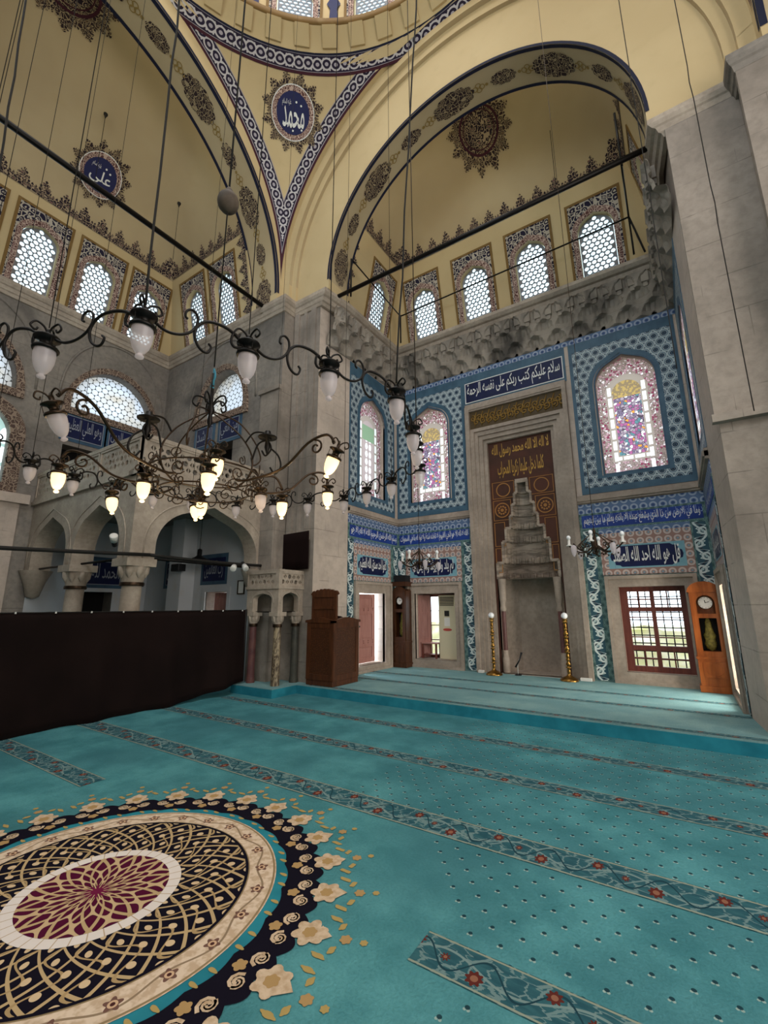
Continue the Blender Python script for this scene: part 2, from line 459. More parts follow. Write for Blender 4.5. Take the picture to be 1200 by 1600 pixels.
M['teal_deep'] = mat('deep_teal_pile', lambda t: t.mix(t.noise(3, 3).sm(.3, .7), hexc('#2f8697'), hexc('#246f80')), rough=.95, spec=.05)
# ------------------------------------------------------------------ geometry helpers
class Frame:
    """plane frame: o origin, u right, v up, n towards the hall"""
    def __init__(s, o, u, v=(0, 0, 1)):
        s.o = Vector(o); s.u = Vector(u).normalized(); s.v = Vector(v).normalized(); s.n = s.u.cross(s.v)
    def P(s, a, b, d=0): return s.o + s.u * a + s.v * b + s.n * d
    def M(s, a=0, b=0, d=0):
        m = Matrix((s.u, s.v, s.n)).transposed().to_4x4(); m.translation = s.P(a, b, d); return m
def tilted(o, u, ang):
    u = Vector(u); z = Vector((0, 0, 1)); n = u.cross(z)
    return Frame(o, u, z * cos(ang) + n * sin(ang))
FLAT = Frame((0, 0, 0), (1, 0, 0), (0, 1, 0))      # n is up

def cdt(loops, extra=()):
    V = []; Ed = []
    for L in loops:
        b = len(V); V += [Vector(p) for p in L]; n = len(L)
        Ed += [(b + i, b + (i + 1) % n) for i in range(n)]
    V += [Vector(p) for p in extra]
    r = delaunay_2d_cdt(V, Ed, [], 1, 1e-5)
    vs = [tuple(v) for v in r[0]]; fs = [tuple(f) for f in r[2]]
    if len(loops) > 1 or True:      # keep the triangles that lie inside an odd number of loops
        A = np.array([p for L in loops for p in L], float); B = np.array([L[(i + 1) % len(L)] for L in loops for i in range(len(L))], float)
        P = np.array(vs); Cn = np.array([P[list(f)].mean(0) for f in fs])
        keep = []
        for k in range(0, len(Cn), 2000):
            c = Cn[k:k + 2000]; y = c[:, 1:2]; x = c[:, 0:1]
            cr = (A[None, :, 1] > y) != (B[None, :, 1] > y)
            dy = np.where(B[:, 1] == A[:, 1], 1e-12, B[:, 1] - A[:, 1])
            xi = A[None, :, 0] + (y - A[None, :, 1]) * ((B[:, 0] - A[:, 0]) / dy)[None, :]
            keep += list(((cr & (xi > x)).sum(1) % 2) == 1)
        fs = [f for f, q in zip(fs, keep) if q]
    return vs, fs

class MB:
    def __init__(s): s.v = []; s.f = []; s.uv = []; s.mi = []; s.sm = []
    def add(s, vs, fs, uvs=None, m=0, smooth=False):
        b = len(s.v); s.v += [Vector(v) for v in vs]
        s.uv += list(uvs) if uvs else [(0, 0)] * len(vs)
        for f in fs:
            s.f.append(tuple(b + i for i in f)); s.mi.append(m); s.sm.append(smooth)
        return s
    def box(s, x0, y0, z0, x1, y1, z1, m=0):
        vs = [(x, y, z) for z in (z0, z1) for y in (y0, y1) for x in (x0, x1)]
        uv = [(x + y, z) for x, y, z in vs]
        return s.add(vs, [(0, 2, 3, 1), (4, 5, 7, 6), (0, 1, 5, 4), (1, 3, 7, 5), (3, 2, 6, 7), (2, 0, 4, 6)], uv, m)
    def fbox(s, F, a0, b0, d0, a1, b1, d1, m=0):
        vs = [F.P(a, b, d) for d in (d0, d1) for b in (b0, b1) for a in (a0, a1)]
        uv = [(a, b) for d in (d0, d1) for b in (b0, b1) for a in (a0, a1)]
        return s.add(vs, [(0, 2, 3, 1), (4, 5, 7, 6), (0, 1, 5, 4), (1, 3, 7, 5), (3, 2, 6, 7), (2, 0, 4, 6)], uv, m)
    def tube(s, pts, r, seg=6, m=0, closed=False, flat=1.0):
        pts = [Vector(p) for p in pts]; n = len(pts)
        if n < 2: return s
        rs = r if isinstance(r, (list, tuple)) else [r] * n
        prev = None; vs = []
        for i, p in enumerate(pts):
            t = (pts[(i + 1) % n] if closed or i < n - 1 else p) - (pts[i - 1] if closed or i > 0 else p)
            if t.length < 1e-9: t = Vector((0, 0, 1))
            t.normalize()
            if prev is None:
                a = Vector((0, 0, 1)) if abs(t.z) < .9 else Vector((1, 0, 0))
                x = t.cross(a).normalized()
            else:
                x = (prev - t * prev.dot(t))
                x = x.normalized() if x.length > 1e-6 else prev
            prev = x; y = t.cross(x)
            for k in range(seg):
                a = 2 * pi * k / seg; vs.append(p + (x * cos(a) + y * sin(a) * flat) * rs[i])
        fs = []
        for i in range(n if closed else n - 1):
            j = (i + 1) % n
            fs += [(i * seg + k, i * seg + (k + 1) % seg, j * seg + (k + 1) % seg, j * seg + k) for k in range(seg)]
        if not closed: fs += [tuple(range(seg - 1, -1, -1)), tuple((n - 1) * seg + k for k in range(seg))]
        return s.add(vs, fs, None, m, True)
    def lathe(s, prof, c=(0, 0, 0), seg=16, m=0, mtx=None, a0=0, a1=2 * pi, smooth=True):
        full = abs(a1 - a0 - 2 * pi) < 1e-6; k = seg if full else seg + 1
        vs = []; uv = []
        for r, z in prof:
            for i in range(k):
                a = a0 + (a1 - a0) * i / seg; p = Vector((r * cos(a), r * sin(a), z))
                if mtx: p = mtx @ p
                vs.append(p + Vector(c)); uv.append((a * .3, z))
        fs = []
        for j in range(len(prof) - 1):
            for i in range(seg):
                i2 = (i + 1) % k if full else i + 1
                fs.append((j * k + i, j * k + i2, (j + 1) * k + i2, (j + 1) * k + i))
        return s.add(vs, fs, uv, m, smooth)
    def ball(s, c, r, seg=12, m=0, sz=1):
        n = seg // 2
        return s.lathe([(max(1e-4, r * sin(pi * i / n)), -r * sz * cos(pi * i / n)) for i in range(n + 1)], c, seg, m)
    def sheet(s, F, loops, d0=0, d1=None, m=0, mside=None, uvo=(0, 0)):
        """flat panel with holes in a frame; front at d1, back at d0"""
        V, Fc = cdt(loops)
        def orient(f):
            a, b, c = (V[i] for i in f[:3])
            return f if (b[0] - a[0]) * (c[1] - a[1]) - (b[1] - a[1]) * (c[0] - a[0]) > 0 else tuple(reversed(f))
        Fc = [orient(f) for f in Fc]; uv = [(x - uvo[0], y - uvo[1]) for x, y in V]
        top = d0 if d1 is None else d1
        s.add([F.P(x, y, top) for x, y in V], Fc, uv, m)
        if d1 is not None:
            s.add([F.P(x, y, d0) for x, y in V], [tuple(reversed(f)) for f in Fc], uv, m)
            for L in loops:
                n = len(L)
                vs = [F.P(x, y, d) for d in (d0, d1) for x, y in L]; uu = [(x - uvo[0], y - uvo[1]) for d in (0, 1) for x, y in L]
                s.add(vs, [(i, (i + 1) % n, n + (i + 1) % n, n + i) for i in range(n)], uu, m if mside is None else mside)
        return s
    def grid(s, fn, nu, nv, m=0, smooth=True, flip=False):
        vs = []; uv = []
        for j in range(nv + 1):
            for i in range(nu + 1):
                p, q = fn(i / nu, j / nv); vs.append(p); uv.append(q)
        w = nu + 1; fs = []
        for j in range(nv):
            for i in range(nu):
                f = (j * w + i, j * w + i + 1, (j + 1) * w + i + 1, (j + 1) * w + i)
                fs.append(tuple(reversed(f)) if flip else f)
        return s.add(vs, fs, uv, m, smooth)
    def decal(s, loops, mp, m=0, step=None):
        """a painted shape wrapped on a curved surface; mp(a, b) -> point"""
        ex = []
        if step:
            xs = [p[0] for p in loops[0]]; ys = [p[1] for p in loops[0]]
            L = loops[0]
            def inside(x, y, L):
                r = False; j = len(L) - 1
                for i in range(len(L)):
                    if (L[i][1] > y) != (L[j][1] > y) and x < (L[j][0] - L[i][0]) * (y - L[i][1]) / (L[j][1] - L[i][1]) + L[i][0]: r = not r
                    j = i
                return r
            x = min(xs) + step / 2
            while x < max(xs):
                y = min(ys) + step / 2
                while y < max(ys):
                    if inside(x, y, L) and not any(inside(x, y, H) for H in loops[1:]): ex.append((x, y))
                    y += step
                x += step
        V, Fc = cdt(loops, ex)
        s.add([mp(x, y) for x, y in V], Fc, V, m, True)
        return s
    def build(s, name, mats, parent=None, origin=None, props=None, bevel=0):
        me = bpy.data.meshes.new(name)
        o0 = Vector(origin) if origin is not None else None
        if o0 is None and parent is not None: o0 = parent.matrix_world.translation.copy() if parent.get('_org') is None else Vector(parent['_org'])
        if o0 is None: o0 = Vector((0, 0, 0))
        me.from_pydata([v - o0 for v in s.v], [], s.f)
        ul = me.uv_layers.new(name='UVMap')
        li = [0] * len(me.loops); me.loops.foreach_get('vertex_index', li)
        fl = []
        for i in li: fl += s.uv[i]
        ul.data.foreach_set('uv', fl)
        me.polygons.foreach_set('material_index', s.mi); me.polygons.foreach_set('use_smooth', s.sm)
        for mm in (mats if isinstance(mats, (list, tuple)) else [mats]): me.materials.append(mm)
        me.update()
        o = bpy.data.objects.new(name, me); COL.objects.link(o)
        if parent is not None: o.parent = parent
        else: o.location = o0
        if o0 is not None: o['_org'] = tuple(o0)
        if bevel:
            b = o.modifiers.new('bevel', 'BEVEL'); b.width = bevel; b.segments = 2; b.limit_method = 'ANGLE'
        return o

def struct(o, label=None, cat=None):
    o['kind'] = 'structure'
    if label: o['label'] = label
    if cat: o['category'] = cat
    return o
def tag(o, label, cat, group=None, kind=None):
    o['label'] = label; o['category'] = cat
    if group: o['group'] = group
    if kind: o['kind'] = kind
    return o
def thing(name, label, cat, loc, group=None):
    o = bpy.data.objects.new(name, None); COL.objects.link(o); o.location = loc; o['_org'] = tuple(loc)
    o.empty_display_size = .1
    return tag(o, label, cat, group)
def dup_tree(root, loc=None, label=None, group=None):
    r = root.copy(); COL.objects.link(r)
    if loc is not None: r.location = loc
    if label: r['label'] = label
    if group: r['group'] = group
    for ch in list(root.children):
        c = ch.copy(); COL.objects.link(c); c.parent = r
        for g in list(ch.children):
            d = g.copy(); COL.objects.link(d); d.parent = c
    return r

def arch(cx, hw, zs, za, n=8, foot=None):
    """four-centred arch outline from right foot over the apex to the left foot; foot = sill level"""
    h = za - zs; R = []
    for i in range(n + 1):
        a = radians(62) * i / n
        R.append((hw * (1 - .93 * (1 - cos(a)) / (1 - cos(radians(62))) * .42), zs + h * .72 * sin(a) / sin(radians(62))))
    R = [(x, z) for x, z in R]
    pts = [(cx + x, z) for x, z in R] + [(cx, za)] + [(cx - x, z) for x, z in reversed(R)]
    if foot is not None: pts = [(cx + hw, foot)] + pts + [(cx - hw, foot)]
    return pts
def rect(x0, z0, x1, z1): return [(x0, z0), (x1, z0), (x1, z1), (x0, z1)]
def circ(cx, cy, r, n=16, a0=0): return [(cx + r * cos(a0 + 2 * pi * i / n), cy + r * sin(a0 + 2 * pi * i / n)) for i in range(n)]
def lobed(cx, cy, rx, ry, k, amp, n=None, ph=0):
    n = n or k * 8; out = []
    for i in range(n):
        a = 2 * pi * i / n; q = 1 - amp + amp * abs(cos((a + ph) * k / 2))
        out.append((cx + rx * q * cos(a), cy + ry * q * sin(a)))
    return out
PALM = [(0, .10), (.03, .26), (.08, .36), (.13, .27), (.15, .14), (.21, .18), (.19, .33), (.25, .42), (.21, .52), (.29, .61), (.37, .56), (.36, .68), (.32, .75), (.39, .82), (.46, .77), (.45, .87), (.42, .92)]
PALM = PALM + [(.5, 1.0)] + [(1 - x, y) for x, y in reversed(PALM[1:])]
def starlobe(cx, cy, r0, r1, k, n=10):
    """sunburst outline of pointed palmettes"""
    out = []
    for i in range(k):
        for x, y in PALM:
            a = 2 * pi * (i + x) / k; r = r0 + (r1 - r0) * y
            out.append((cx + r * cos(a), cy + r * sin(a)))
    return out
def spiral(c, r0, r1, a0, turns, n=14):
    return [(c[0] + (r0 + (r1 - r0) * i / n) * cos(a0 + 2 * pi * turns * i / n), c[1] + (r0 + (r1 - r0) * i / n) * sin(a0 + 2 * pi * turns * i / n)) for i in range(n + 1)]
def smoothpts(P, n=6):
    """Catmull-Rom through the points"""
    P = [Vector(p) for p in P]; out = []
    for i in range(len(P) - 1):
        p0 = P[max(i - 1, 0)]; p1 = P[i]; p2 = P[i + 1]; p3 = P[min(i + 2, len(P) - 1)]
        for j in range(n):
            t = j / n
            out.append(.5 * ((2 * p1) + (p2 - p0) * t + (2 * p0 - 5 * p1 + 4 * p2 - p3) * t * t + (3 * p1 - p0 - 3 * p2 + p3) * t ** 3))
    return out + [P[-1]]

# Arabic lettering: joined letter forms laid out right to left
AR = {}
for ch, base in zip('بتثجحخسشصضطظعغفقكلمنهي', (0xFE8F, 0xFE95, 0xFE99, 0xFE9D, 0xFEA1, 0xFEA5, 0xFEB1, 0xFEB5, 0xFEB9, 0xFEBD, 0xFEC1, 0xFEC5, 0xFEC9, 0xFECD, 0xFED1, 0xFED5, 0xFED9, 0xFEDD, 0xFEE1, 0xFEE5, 0xFEE9, 0xFEF1)):
    AR[ch] = (base, base + 1, base + 2, base + 3)
for ch, base in zip('اأإآدذرزوةى', (0xFE8D, 0xFE83, 0xFE87, 0xFE81, 0xFEA9, 0xFEAB, 0xFEAD, 0xFEAF, 0xFEED, 0xFE93, 0xFEEF)):
    AR[ch] = (base, base + 1, None, None)
def shape(s):
    out = []; s = s.replace('لا', '\x01')
    AR['\x01'] = (0xFEFB, 0xFEFC, None, None)
    for i, c in enumerate(s):
        if c not in AR: out.append(c); continue
        pj = i > 0 and s[i - 1] in AR and AR[s[i - 1]][2] is not None
        nj = i < len(s) - 1 and s[i + 1] in AR and AR[c][2] is not None
        k = (3 if nj else 1) if pj else (2 if nj else 0)
        out.append(chr(AR[c][k]))
    return ''.join(reversed(out))
_TX = {}
def textmesh(s, bold=0.0):
    if (s, bold) in _TX: return _TX[(s, bold)]
    c = bpy.data.curves.new('lettering', 'FONT'); c.body = shape(s); c.offset = bold; c.resolution_u = 2
    o = bpy.data.objects.new('lettering', c); COL.objects.link(o)
    dg = bpy.context.evaluated_depsgraph_get(); dg.update()
    me = bpy.data.meshes.new_from_object(o.evaluated_get(dg))
    vs = [(v.co.x, v.co.y) for v in me.vertices]; fs = [tuple(p.vertices) for p in me.polygons]
    bpy.data.objects.remove(o); bpy.data.curves.remove(c); bpy.data.meshes.remove(me)
    if vs:
        x0 = min(v[0] for v in vs); x1 = max(v[0] for v in vs); y0 = min(v[1] for v in vs); y1 = max(v[1] for v in vs)
        vs = [((x - x0) / (x1 - x0), (y - y0) / (y1 - y0)) for x, y in vs]
    _TX[(s, bold)] = (vs, fs); return vs, fs
def script(b, F, s, a0, b0, a1, b1, d, m=0, bold=.012, mp=None):
    vs, fs = textmesh(s, bold)
    pts = [(a0 + (a1 - a0) * x, b0 + (b1 - b0) * y) for x, y in vs]
    b.add([mp(*p) if mp else F.P(p[0], p[1], d) for p in pts], fs, pts, m)
    return b
SKY, P_REAR, P_DOME, P_WIN, P_BAY, P_RIGHT, EXPO = 4.6, 120, 620, 170, 0, 680, 0.0
# ------------------------------------------------------------------ dimensions (metres)
ZC = 8.57                                   # top of the stone cornice
XL, XR, YQ = -7.07, 1.71, 6.29              # dome square
CX, CY, R = -2.68, 1.9, 4.39
AX0, AX1, AY = -5.97, .57, 9.7              # mihrab recess
YP = 6.6                                    # pier faces beside the recess
XS, XS2, YE = -11.5, 6.14, 6.27             # side walls, end walls of the side bays
YB = 2 * CY - YE
PLAT = .155
TILT = radians(11); ST = sin(TILT)
FB = Frame((0, AY, 0), (1, 0, 0)); FL = Frame((AX0, 0, 0), (0, 1, 0)); FR = Frame((AX1, 0, 0), (0, -1, 0))
FS = Frame((XS, 0, 0), (0, 1, 0)); FE = Frame((0, YE, 0), (1, 0, 0))
ND = 0
# ------------------------------------------------------------------ floors
b = MB(); b.box(XS - .4, -9, -.25, XS2 + .4, AY + .8, -.02)
struct(b.build('floor', M['stone']), 'stone floor slab under the carpets', 'floor')
b = MB(); b.box(-6.15, 6.35, 0, 1.75, AY, PLAT - .012); b.box(-7.25, 5.75, 0, -6.15, 6.6, PLAT - .012)
struct(b.build('floor_platform', M['teal_deep']), 'low raised floor in front of the mihrab', 'floor')

def sweep(path, prof, outs, z0, name, m, label=None):
    """moulding along a wall line; hall on the right of the path"""
    n = len(path); rings = []
    P = [Vector(p).to_2d() for p in path]
    for i in range(n):
        segs = []
        if i > 0: segs.append((P[i] - P[i - 1], outs[i - 1]))
        if i < n - 1: segs.append((P[i + 1] - P[i], outs[i]))
        ns = [(Vector((d.y, -d.x)).normalized(), k) for d, k in segs]
        ring = []
        for o, z in prof:
            if len(ns) == 1: off = ns[0][0] * o * ns[0][1]
            else:
                (n1, k1), (n2, k2) = ns
                det = n1.x * n2.y - n1.y * n2.x
                a, c = o * k1, o * k2
                off = Vector(((a * n2.y - c * n1.y) / det, (c * n1.x - a * n2.x) / det)) if abs(det) > 1e-6 else n1 * a
            ring.append((P[i].x + off.x, P[i].y + off.y, z0 + z))
        rings.append(ring)
    k = len(prof); vs = [v for r in rings for v in r]; fs = []
    for i in range(n - 1):
        fs += [(i * k + j, (i + 1) * k + j, (i + 1) * k + j + 1, i * k + j + 1) for j in range(k - 1)]
    return MB().add(vs, fs).build(name, m)

# ------------------------------------------------------------------ lower walls
# qibla wall with two window openings below, two arched above, and the mihrab opening
W1, W2 = rect(-5.5, .34, -4.41, 1.87), rect(-1.0, .36, .07, 1.91)
UPW = lambda c: arch(c, .545, 6.12, 6.70, foot=4.18)
MIH = rect(-3.88, PLAT - .02, -1.61, 6.3)
b = MB(); b.sheet(FB, [rect(AX0 - .4, 0, AX1 + .4, ZC), W1, W2, UPW(-5.0), UPW(-.45), MIH], -.55, 0)
wall_q = struct(b.build('wall_qibla', M['stone_light']), 'tiled wall around the tall prayer niche', 'wall')
b = MB(); b.sheet(FL, [rect(7.6, 0, AY, ZC), rect(8.0, .3, 9.07, 1.87), UPW(8.56)], -.5, 0)
b.add([(-6.05, YP, 0), (AX0, 7.6, 0), (AX0, 7.6, ZC), (-6.05, YP, ZC)], [(0, 1, 2, 3)])
wall_al = struct(b.build('wall_recess_left', M['stone_light']), 'left side wall of the mihrab recess', 'wall')
b = MB(); b.sheet(FR, [rect(-AY, 0, -7.6, ZC), rect(-9.07, .3, -7.75, 1.87), UPW(-8.56)], -.5, 0)
b.add([(AX1, 7.6, 0), (.65, YP, 0), (.65, YP, ZC), (AX1, 7.6, ZC)], [(0, 1, 2, 3)])
wall_ar = struct(b.build('wall_recess_right', M['stone_light']), 'right side wall of the mihrab recess', 'wall')
# piers
b = MB()
b.add([(-6.85, YP, 0), (-6.05, YP, 0), (-6.05, YP, ZC), (-6.85, YP, ZC), (-6.842, YE, 0), (-6.842, YE, ZC), (-6.842, YP, 0), (-6.842, YP, ZC)], [(0, 1, 2, 3), (4, 6, 7, 5)])
for x0, x1, dy in ((-6.80, -6.66, .05), (-6.52, -6.44, .03), (-6.30, -6.16, .04)): b.box(x0, YP - dy, 2.9, x1, YP, ZC - .3)
b.box(-7.45, YE - .04, 0, -6.85, YE, 6.28); b.box(-7.5, YE - .09, 6.28, -6.83, YE, 6.38)
struct(b.build('wall_pier_left', M['stone']), 'grey stone pier left of the mihrab recess', 'wall')
b = MB()
b.box(.65, YP, 0, 1.45, YP + .3, ZC); b.box(1.45, YE, 0, 2.4, YP + .3, ZC)
b.box(.61, YP - .06, 3.86, 1.45, YP, ZC - .2); b.box(.58, YP - .11, 3.76, 1.45, YP, 3.86); b.box(1.40, YE - .06, 5.2, 2.4, YE, ZC - .2)
b.box(1.37, YE - .1, 5.1, 2.4, YE, 5.2)
struct(b.build('wall_pier_right', M['stone']), 'large grey stone pier at the right edge', 'wall')
# side bay walls
def lun(c, hw=.97, z0=6.2, h=1.2): return [(c + hw, z0)] + [(c + hw * cos(pi * i / 16), z0 + .12 + (h - .12) * sin(pi * i / 16)) for i in range(17)] + [(c - hw, z0)]
GW = arch(1.98, 1.02, 5.15, 5.95, foot=4.12)
b = MB(); b.sheet(FS, [rect(-2.6, 0, YE + .4, ZC), lun(4.97), lun(1.98), lun(-1.0), GW, rect(4.69, .9, 5.46, 1.93), rect(3.97, 4.3, 4.72, 5.27)], -.5, 0)
wall_l = struct(b.build('wall_left', M['stone_dark']), 'left side wall with lunette windows', 'wall')
b = MB(); b.sheet(FE, [rect(XS - .4, 0, -6.85, ZC), lun(-8.98, .9), rect(-8.97, .6, -8.2, 1.9), rect(-9.75, 4.3, -8.4, 5.45)], -.5, 0)
wall_e = struct(b.build('wall_end_left', M['stone_dark']), 'end wall of the left bay', 'wall')
b = MB(); b.box(XS, YB - .3, 0, -7.07, YB, ZC); b.box(1.71, YB - .3, 0, XS2, YB, ZC)
struct(b.build('wall_rear', M['stone']), 'rear end walls of the side bays', 'wall')
b = MB(); b.box(XS2, YB, 0, XS2 + .3, YE + .3, 13.7); b.box(2.4, YE, 0, XS2, YE + .3, 13.7)
struct(b.build('wall_right', M['stone']), 'right side bay walls', 'wall')
b = MB(); b.box(2.62, YB - .3, 13.7, XS2 + .3, YE + .3, 13.9); b.box(1.71, YB - .3, ZC, XS2 + .3, YB, 13.7); b.box(1.75, YE, ZC - .02, 2.5, YE + .3, 13.7)
struct(b.build('ceiling_right', M['cream']), 'ceiling of the right bay', 'ceiling')
# hollow blind-arch grooves over the lunettes
b = MB()
for F, c, hw in ((FS, 4.97, 1.22), (FS, 1.98, 1.32), (FS, -1.0, 1.32), (FE, -8.98, 1.3)):
    b.tube([F.P(c + hw * cos(pi * i / 24), 6.35 + 1.85 * sin(pi * i / 24) ** .8, 0) for i in range(25)], .03, 5)
struct(b.build('trim_1', M['stone_dark']), 'thin blind arch mouldings over the lunettes', 'trim')

# stone cornice and its muqarnas
PR = [(.02, -.34), (.25, -.33), (.35, -.26), (.5, -.24), (.62, -.16), (.8, -.14), (1.0, -.08), (1.0, 0), (0, 0)]
o = sweep([(XS, YB), (XS, YE), (-6.85, YE), (-6.85, YP)], PR, [.13, .13, .13], ZC, 'trim_2', M['marble'])
struct(o, 'stone cornice round the left bay', 'trim')
o = sweep([(-6.85, YP), (-6.05, YP), (AX0, 7.2), (AX0, AY), (AX1, AY), (AX1, 7.2), (.65, YP), (1.45, YP)], PR, [.12, .25, .26, .3, .26, .25, .12], ZC, 'trim_3', M['marble'])
struct(o, 'stone cornice round the mihrab recess', 'trim')
o = sweep([(1.45, YP), (1.45, YE), (XS2, YE)], PR, [.13, .13], ZC, 'trim_4', M['stone_dark'])
struct(o, 'stone cornice over the right pier', 'trim')
def muqarnas(F, a0, a1, name, flip=False):
    nu = int((a1 - a0) * 34); z0, z1 = 7.36, ZC - .33; cell = .47
    def fn(s, t):
        a = a0 + (a1 - a0) * s; k = min(int(t * 3), 2); tt = t * 3 - k
        c = ((a / cell + (k % 2) * .5) % 1) - .5
        base = .02 + .24 * ((k + .35 * tt) / 3) + (.03 if k else 0)
        hw = .47 * (1 - max(0, tt - .25) ** 2 * 1.4)
        niche = .10 * max(0, 1 - (abs(c) / max(hw, .02)) ** 2) if abs(c) < hw else 0
        rib = .012 * cos(c * 2 * pi * 5) if abs(c) < hw and tt > .4 else 0
        d = base + .07 - niche + rib
        if t < .001: d = .0
        return F.P(a, z0 + (z1 - z0) * t, max(d, .0)), (a, t)
    b = MB(); b.grid(fn, nu, 36, smooth=False)
    return struct(b.build(name, M['muq']), 'carved stalactite frieze under the cornice', 'trim')
muqarnas(FB, AX0, AX1, 'trim_5'); muqarnas(FL, 6.75, AY, 'trim_6'); muqarnas(FR, -AY, -6.75, 'trim_7')
b = MB()
for F, a0, a1 in ((FB, AX0 + .3, AX1 - .3), (FL, 6.9, AY - .3), (FR, -AY + .3, -6.9)):
    n = int((a1 - a0) / .235)
    for k in range(n):
        a = a0 + (k + .5) * (a1 - a0) / n
        b.fbox(F, a - .065, ZC - .56, .12, a + .065, ZC - .34, .27); b.fbox(F, a - .04, ZC - .66, .12, a + .04, ZC - .56, .24)
struct(b.build('trim_8', M['muq']), 'row of small brackets under the cornice', 'trim')

# ------------------------------------------------------------------ upper tilted window walls
WUP = lambda c: arch(c, .36, 1.2, 1.56, foot=.06)
VT = 2.3; VT2 = 2.16
TB = tilted((0, AY, ZC), (1, 0, 0), TILT); TL = tilted((AX0, 0, ZC), (0, 1, 0), TILT); TR = tilted((AX1, 0, ZC), (0, -1, 0), TILT)
TS = tilted((XS, 0, ZC), (0, 1, 0), TILT); TE = tilted((0, YE, ZC), (1, 0, 0), TILT); TE2 = tilted((0, YB, ZC), (-1, 0, 0), TILT)
cb = [-4.95, -3.47, -2.05, -.62]; cs = [5.36, 4.13, 2.87, 1.61, .34, -.93]; ce = [-10.2, -8.95]
b = MB(); b.sheet(TB, [[(AX0, 0), (AX1, 0), (AX1 - ST * VT, VT), (AX0 + ST * VT, VT)]] + [WUP(c) for c in cb], -.3, 0)
b.sheet(TL, [[(7.15, 0), (AY, 0), (AY - ST * VT, VT), (7.15, VT)], WUP(8.64)], -.3, 0)
b.sheet(TR, [[(-AY, 0), (-7.15, 0), (-7.15, VT), (-AY + ST * VT, VT)], WUP(-8.64)], -.3, 0)
struct(b.build('wall_upper_recess', M['cream']), 'cream window zone above the mihrab recess', 'wall')
b = MB(); b.sheet(TS, [[(YB, 0), (YE, 0), (YE - ST * VT2, VT2), (YB + ST * VT2, VT2)]] + [WUP(c) for c in cs], -.3, 0)
b.sheet(TE, [[(XS, 0), (-7.95, 0), (-7.95, VT2), (XS + ST * VT2, VT2)]] + [WUP(c) for c in ce], -.3, 0)
b.sheet(TE2, [[(7.95, 0), (-XS, 0), (-XS - ST * VT2, VT2), (7.95, VT2)]], -.3, 0)
struct(b.build('wall_upper_left', M['cream']), 'cream window zone of the left bay', 'wall')

# ------------------------------------------------------------------ vaults
ct = cos(TILT)
class Vault:
    """superelliptic half vault: depth axis d (0 at the arch, 1 at the back wall), width axis w (-1..1)"""
    def __init__(s, org, dax, wax, D, W, z0, H, p=2.3, q=2.1): s.o = Vector(org); s.d = Vector(dax); s.w = Vector(wax); s.D = D; s.W = W; s.z0 = z0; s.H = H; s.p = p; s.q = q
    def z(s, d, w): return s.z0 + s.H * sqrt(max(0, (1 - abs(w) ** s.p) * (1 - abs(d) ** s.q)))
    def pt(s, d, w, inset=0):
        P = s.o + s.d * (d * s.D) + s.w * (w * s.W); P.z = s.z(d, w) - inset; return P
    def at_h(s, w, h, inset=.012):       # point on the back flank at height h
        k = max(1e-4, 1 - abs(w) ** s.p); q = max(0, 1 - (h / s.H) ** 2 / k)
        P = s.o + s.d * (q ** (1 / s.q) * s.D - inset) + s.w * (w * s.W); P.z = s.z0 + h; return P
    def side_h(s, d, h, sg, inset=.012):
        k = max(1e-4, 1 - abs(d) ** s.q); q = max(0, 1 - (h / s.H) ** 2 / k)
        P = s.o + s.d * (d * s.D) + s.w * (sg * (q ** (1 / s.p) * s.W - inset)); P.z = s.z0 + h; return P
    def mesh(s, flip):
        def e(t): return sin(t * pi / 2)
        return MB().grid(lambda a, c: ((lambda d, w: (s.pt(d, w), (w * s.W, d * s.D)))(e(a), (1 if c > .5 else -1) * e(abs(2 * c - 1)))), 36, 64, flip=flip)
VA = Vault((-2.70, 7.15, 0), (0, 1, 0), (1, 0, 0), AY - ST * VT - 7.15, -2.70 - AX0 - ST * VT, ZC + VT * ct, 2.15)
VL = Vault((-7.95, CY, 0), (-1, 0, 0), (0, 1, 0), -7.95 - (XS + ST * VT2), YE - ST * VT2 - CY, ZC + VT2 * ct, 3.1)
struct(VA.mesh(True).build('ceiling_recess_vault', M['cream_shade']), 'cream vault over the mihrab recess, its shade in the colour', 'ceiling')
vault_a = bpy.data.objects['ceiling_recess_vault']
vault_l = struct(VL.mesh(True).build('ceiling_left_vault', M['cream_shade']), 'cream half dome over the left bay, its shade in the colour', 'ceiling')

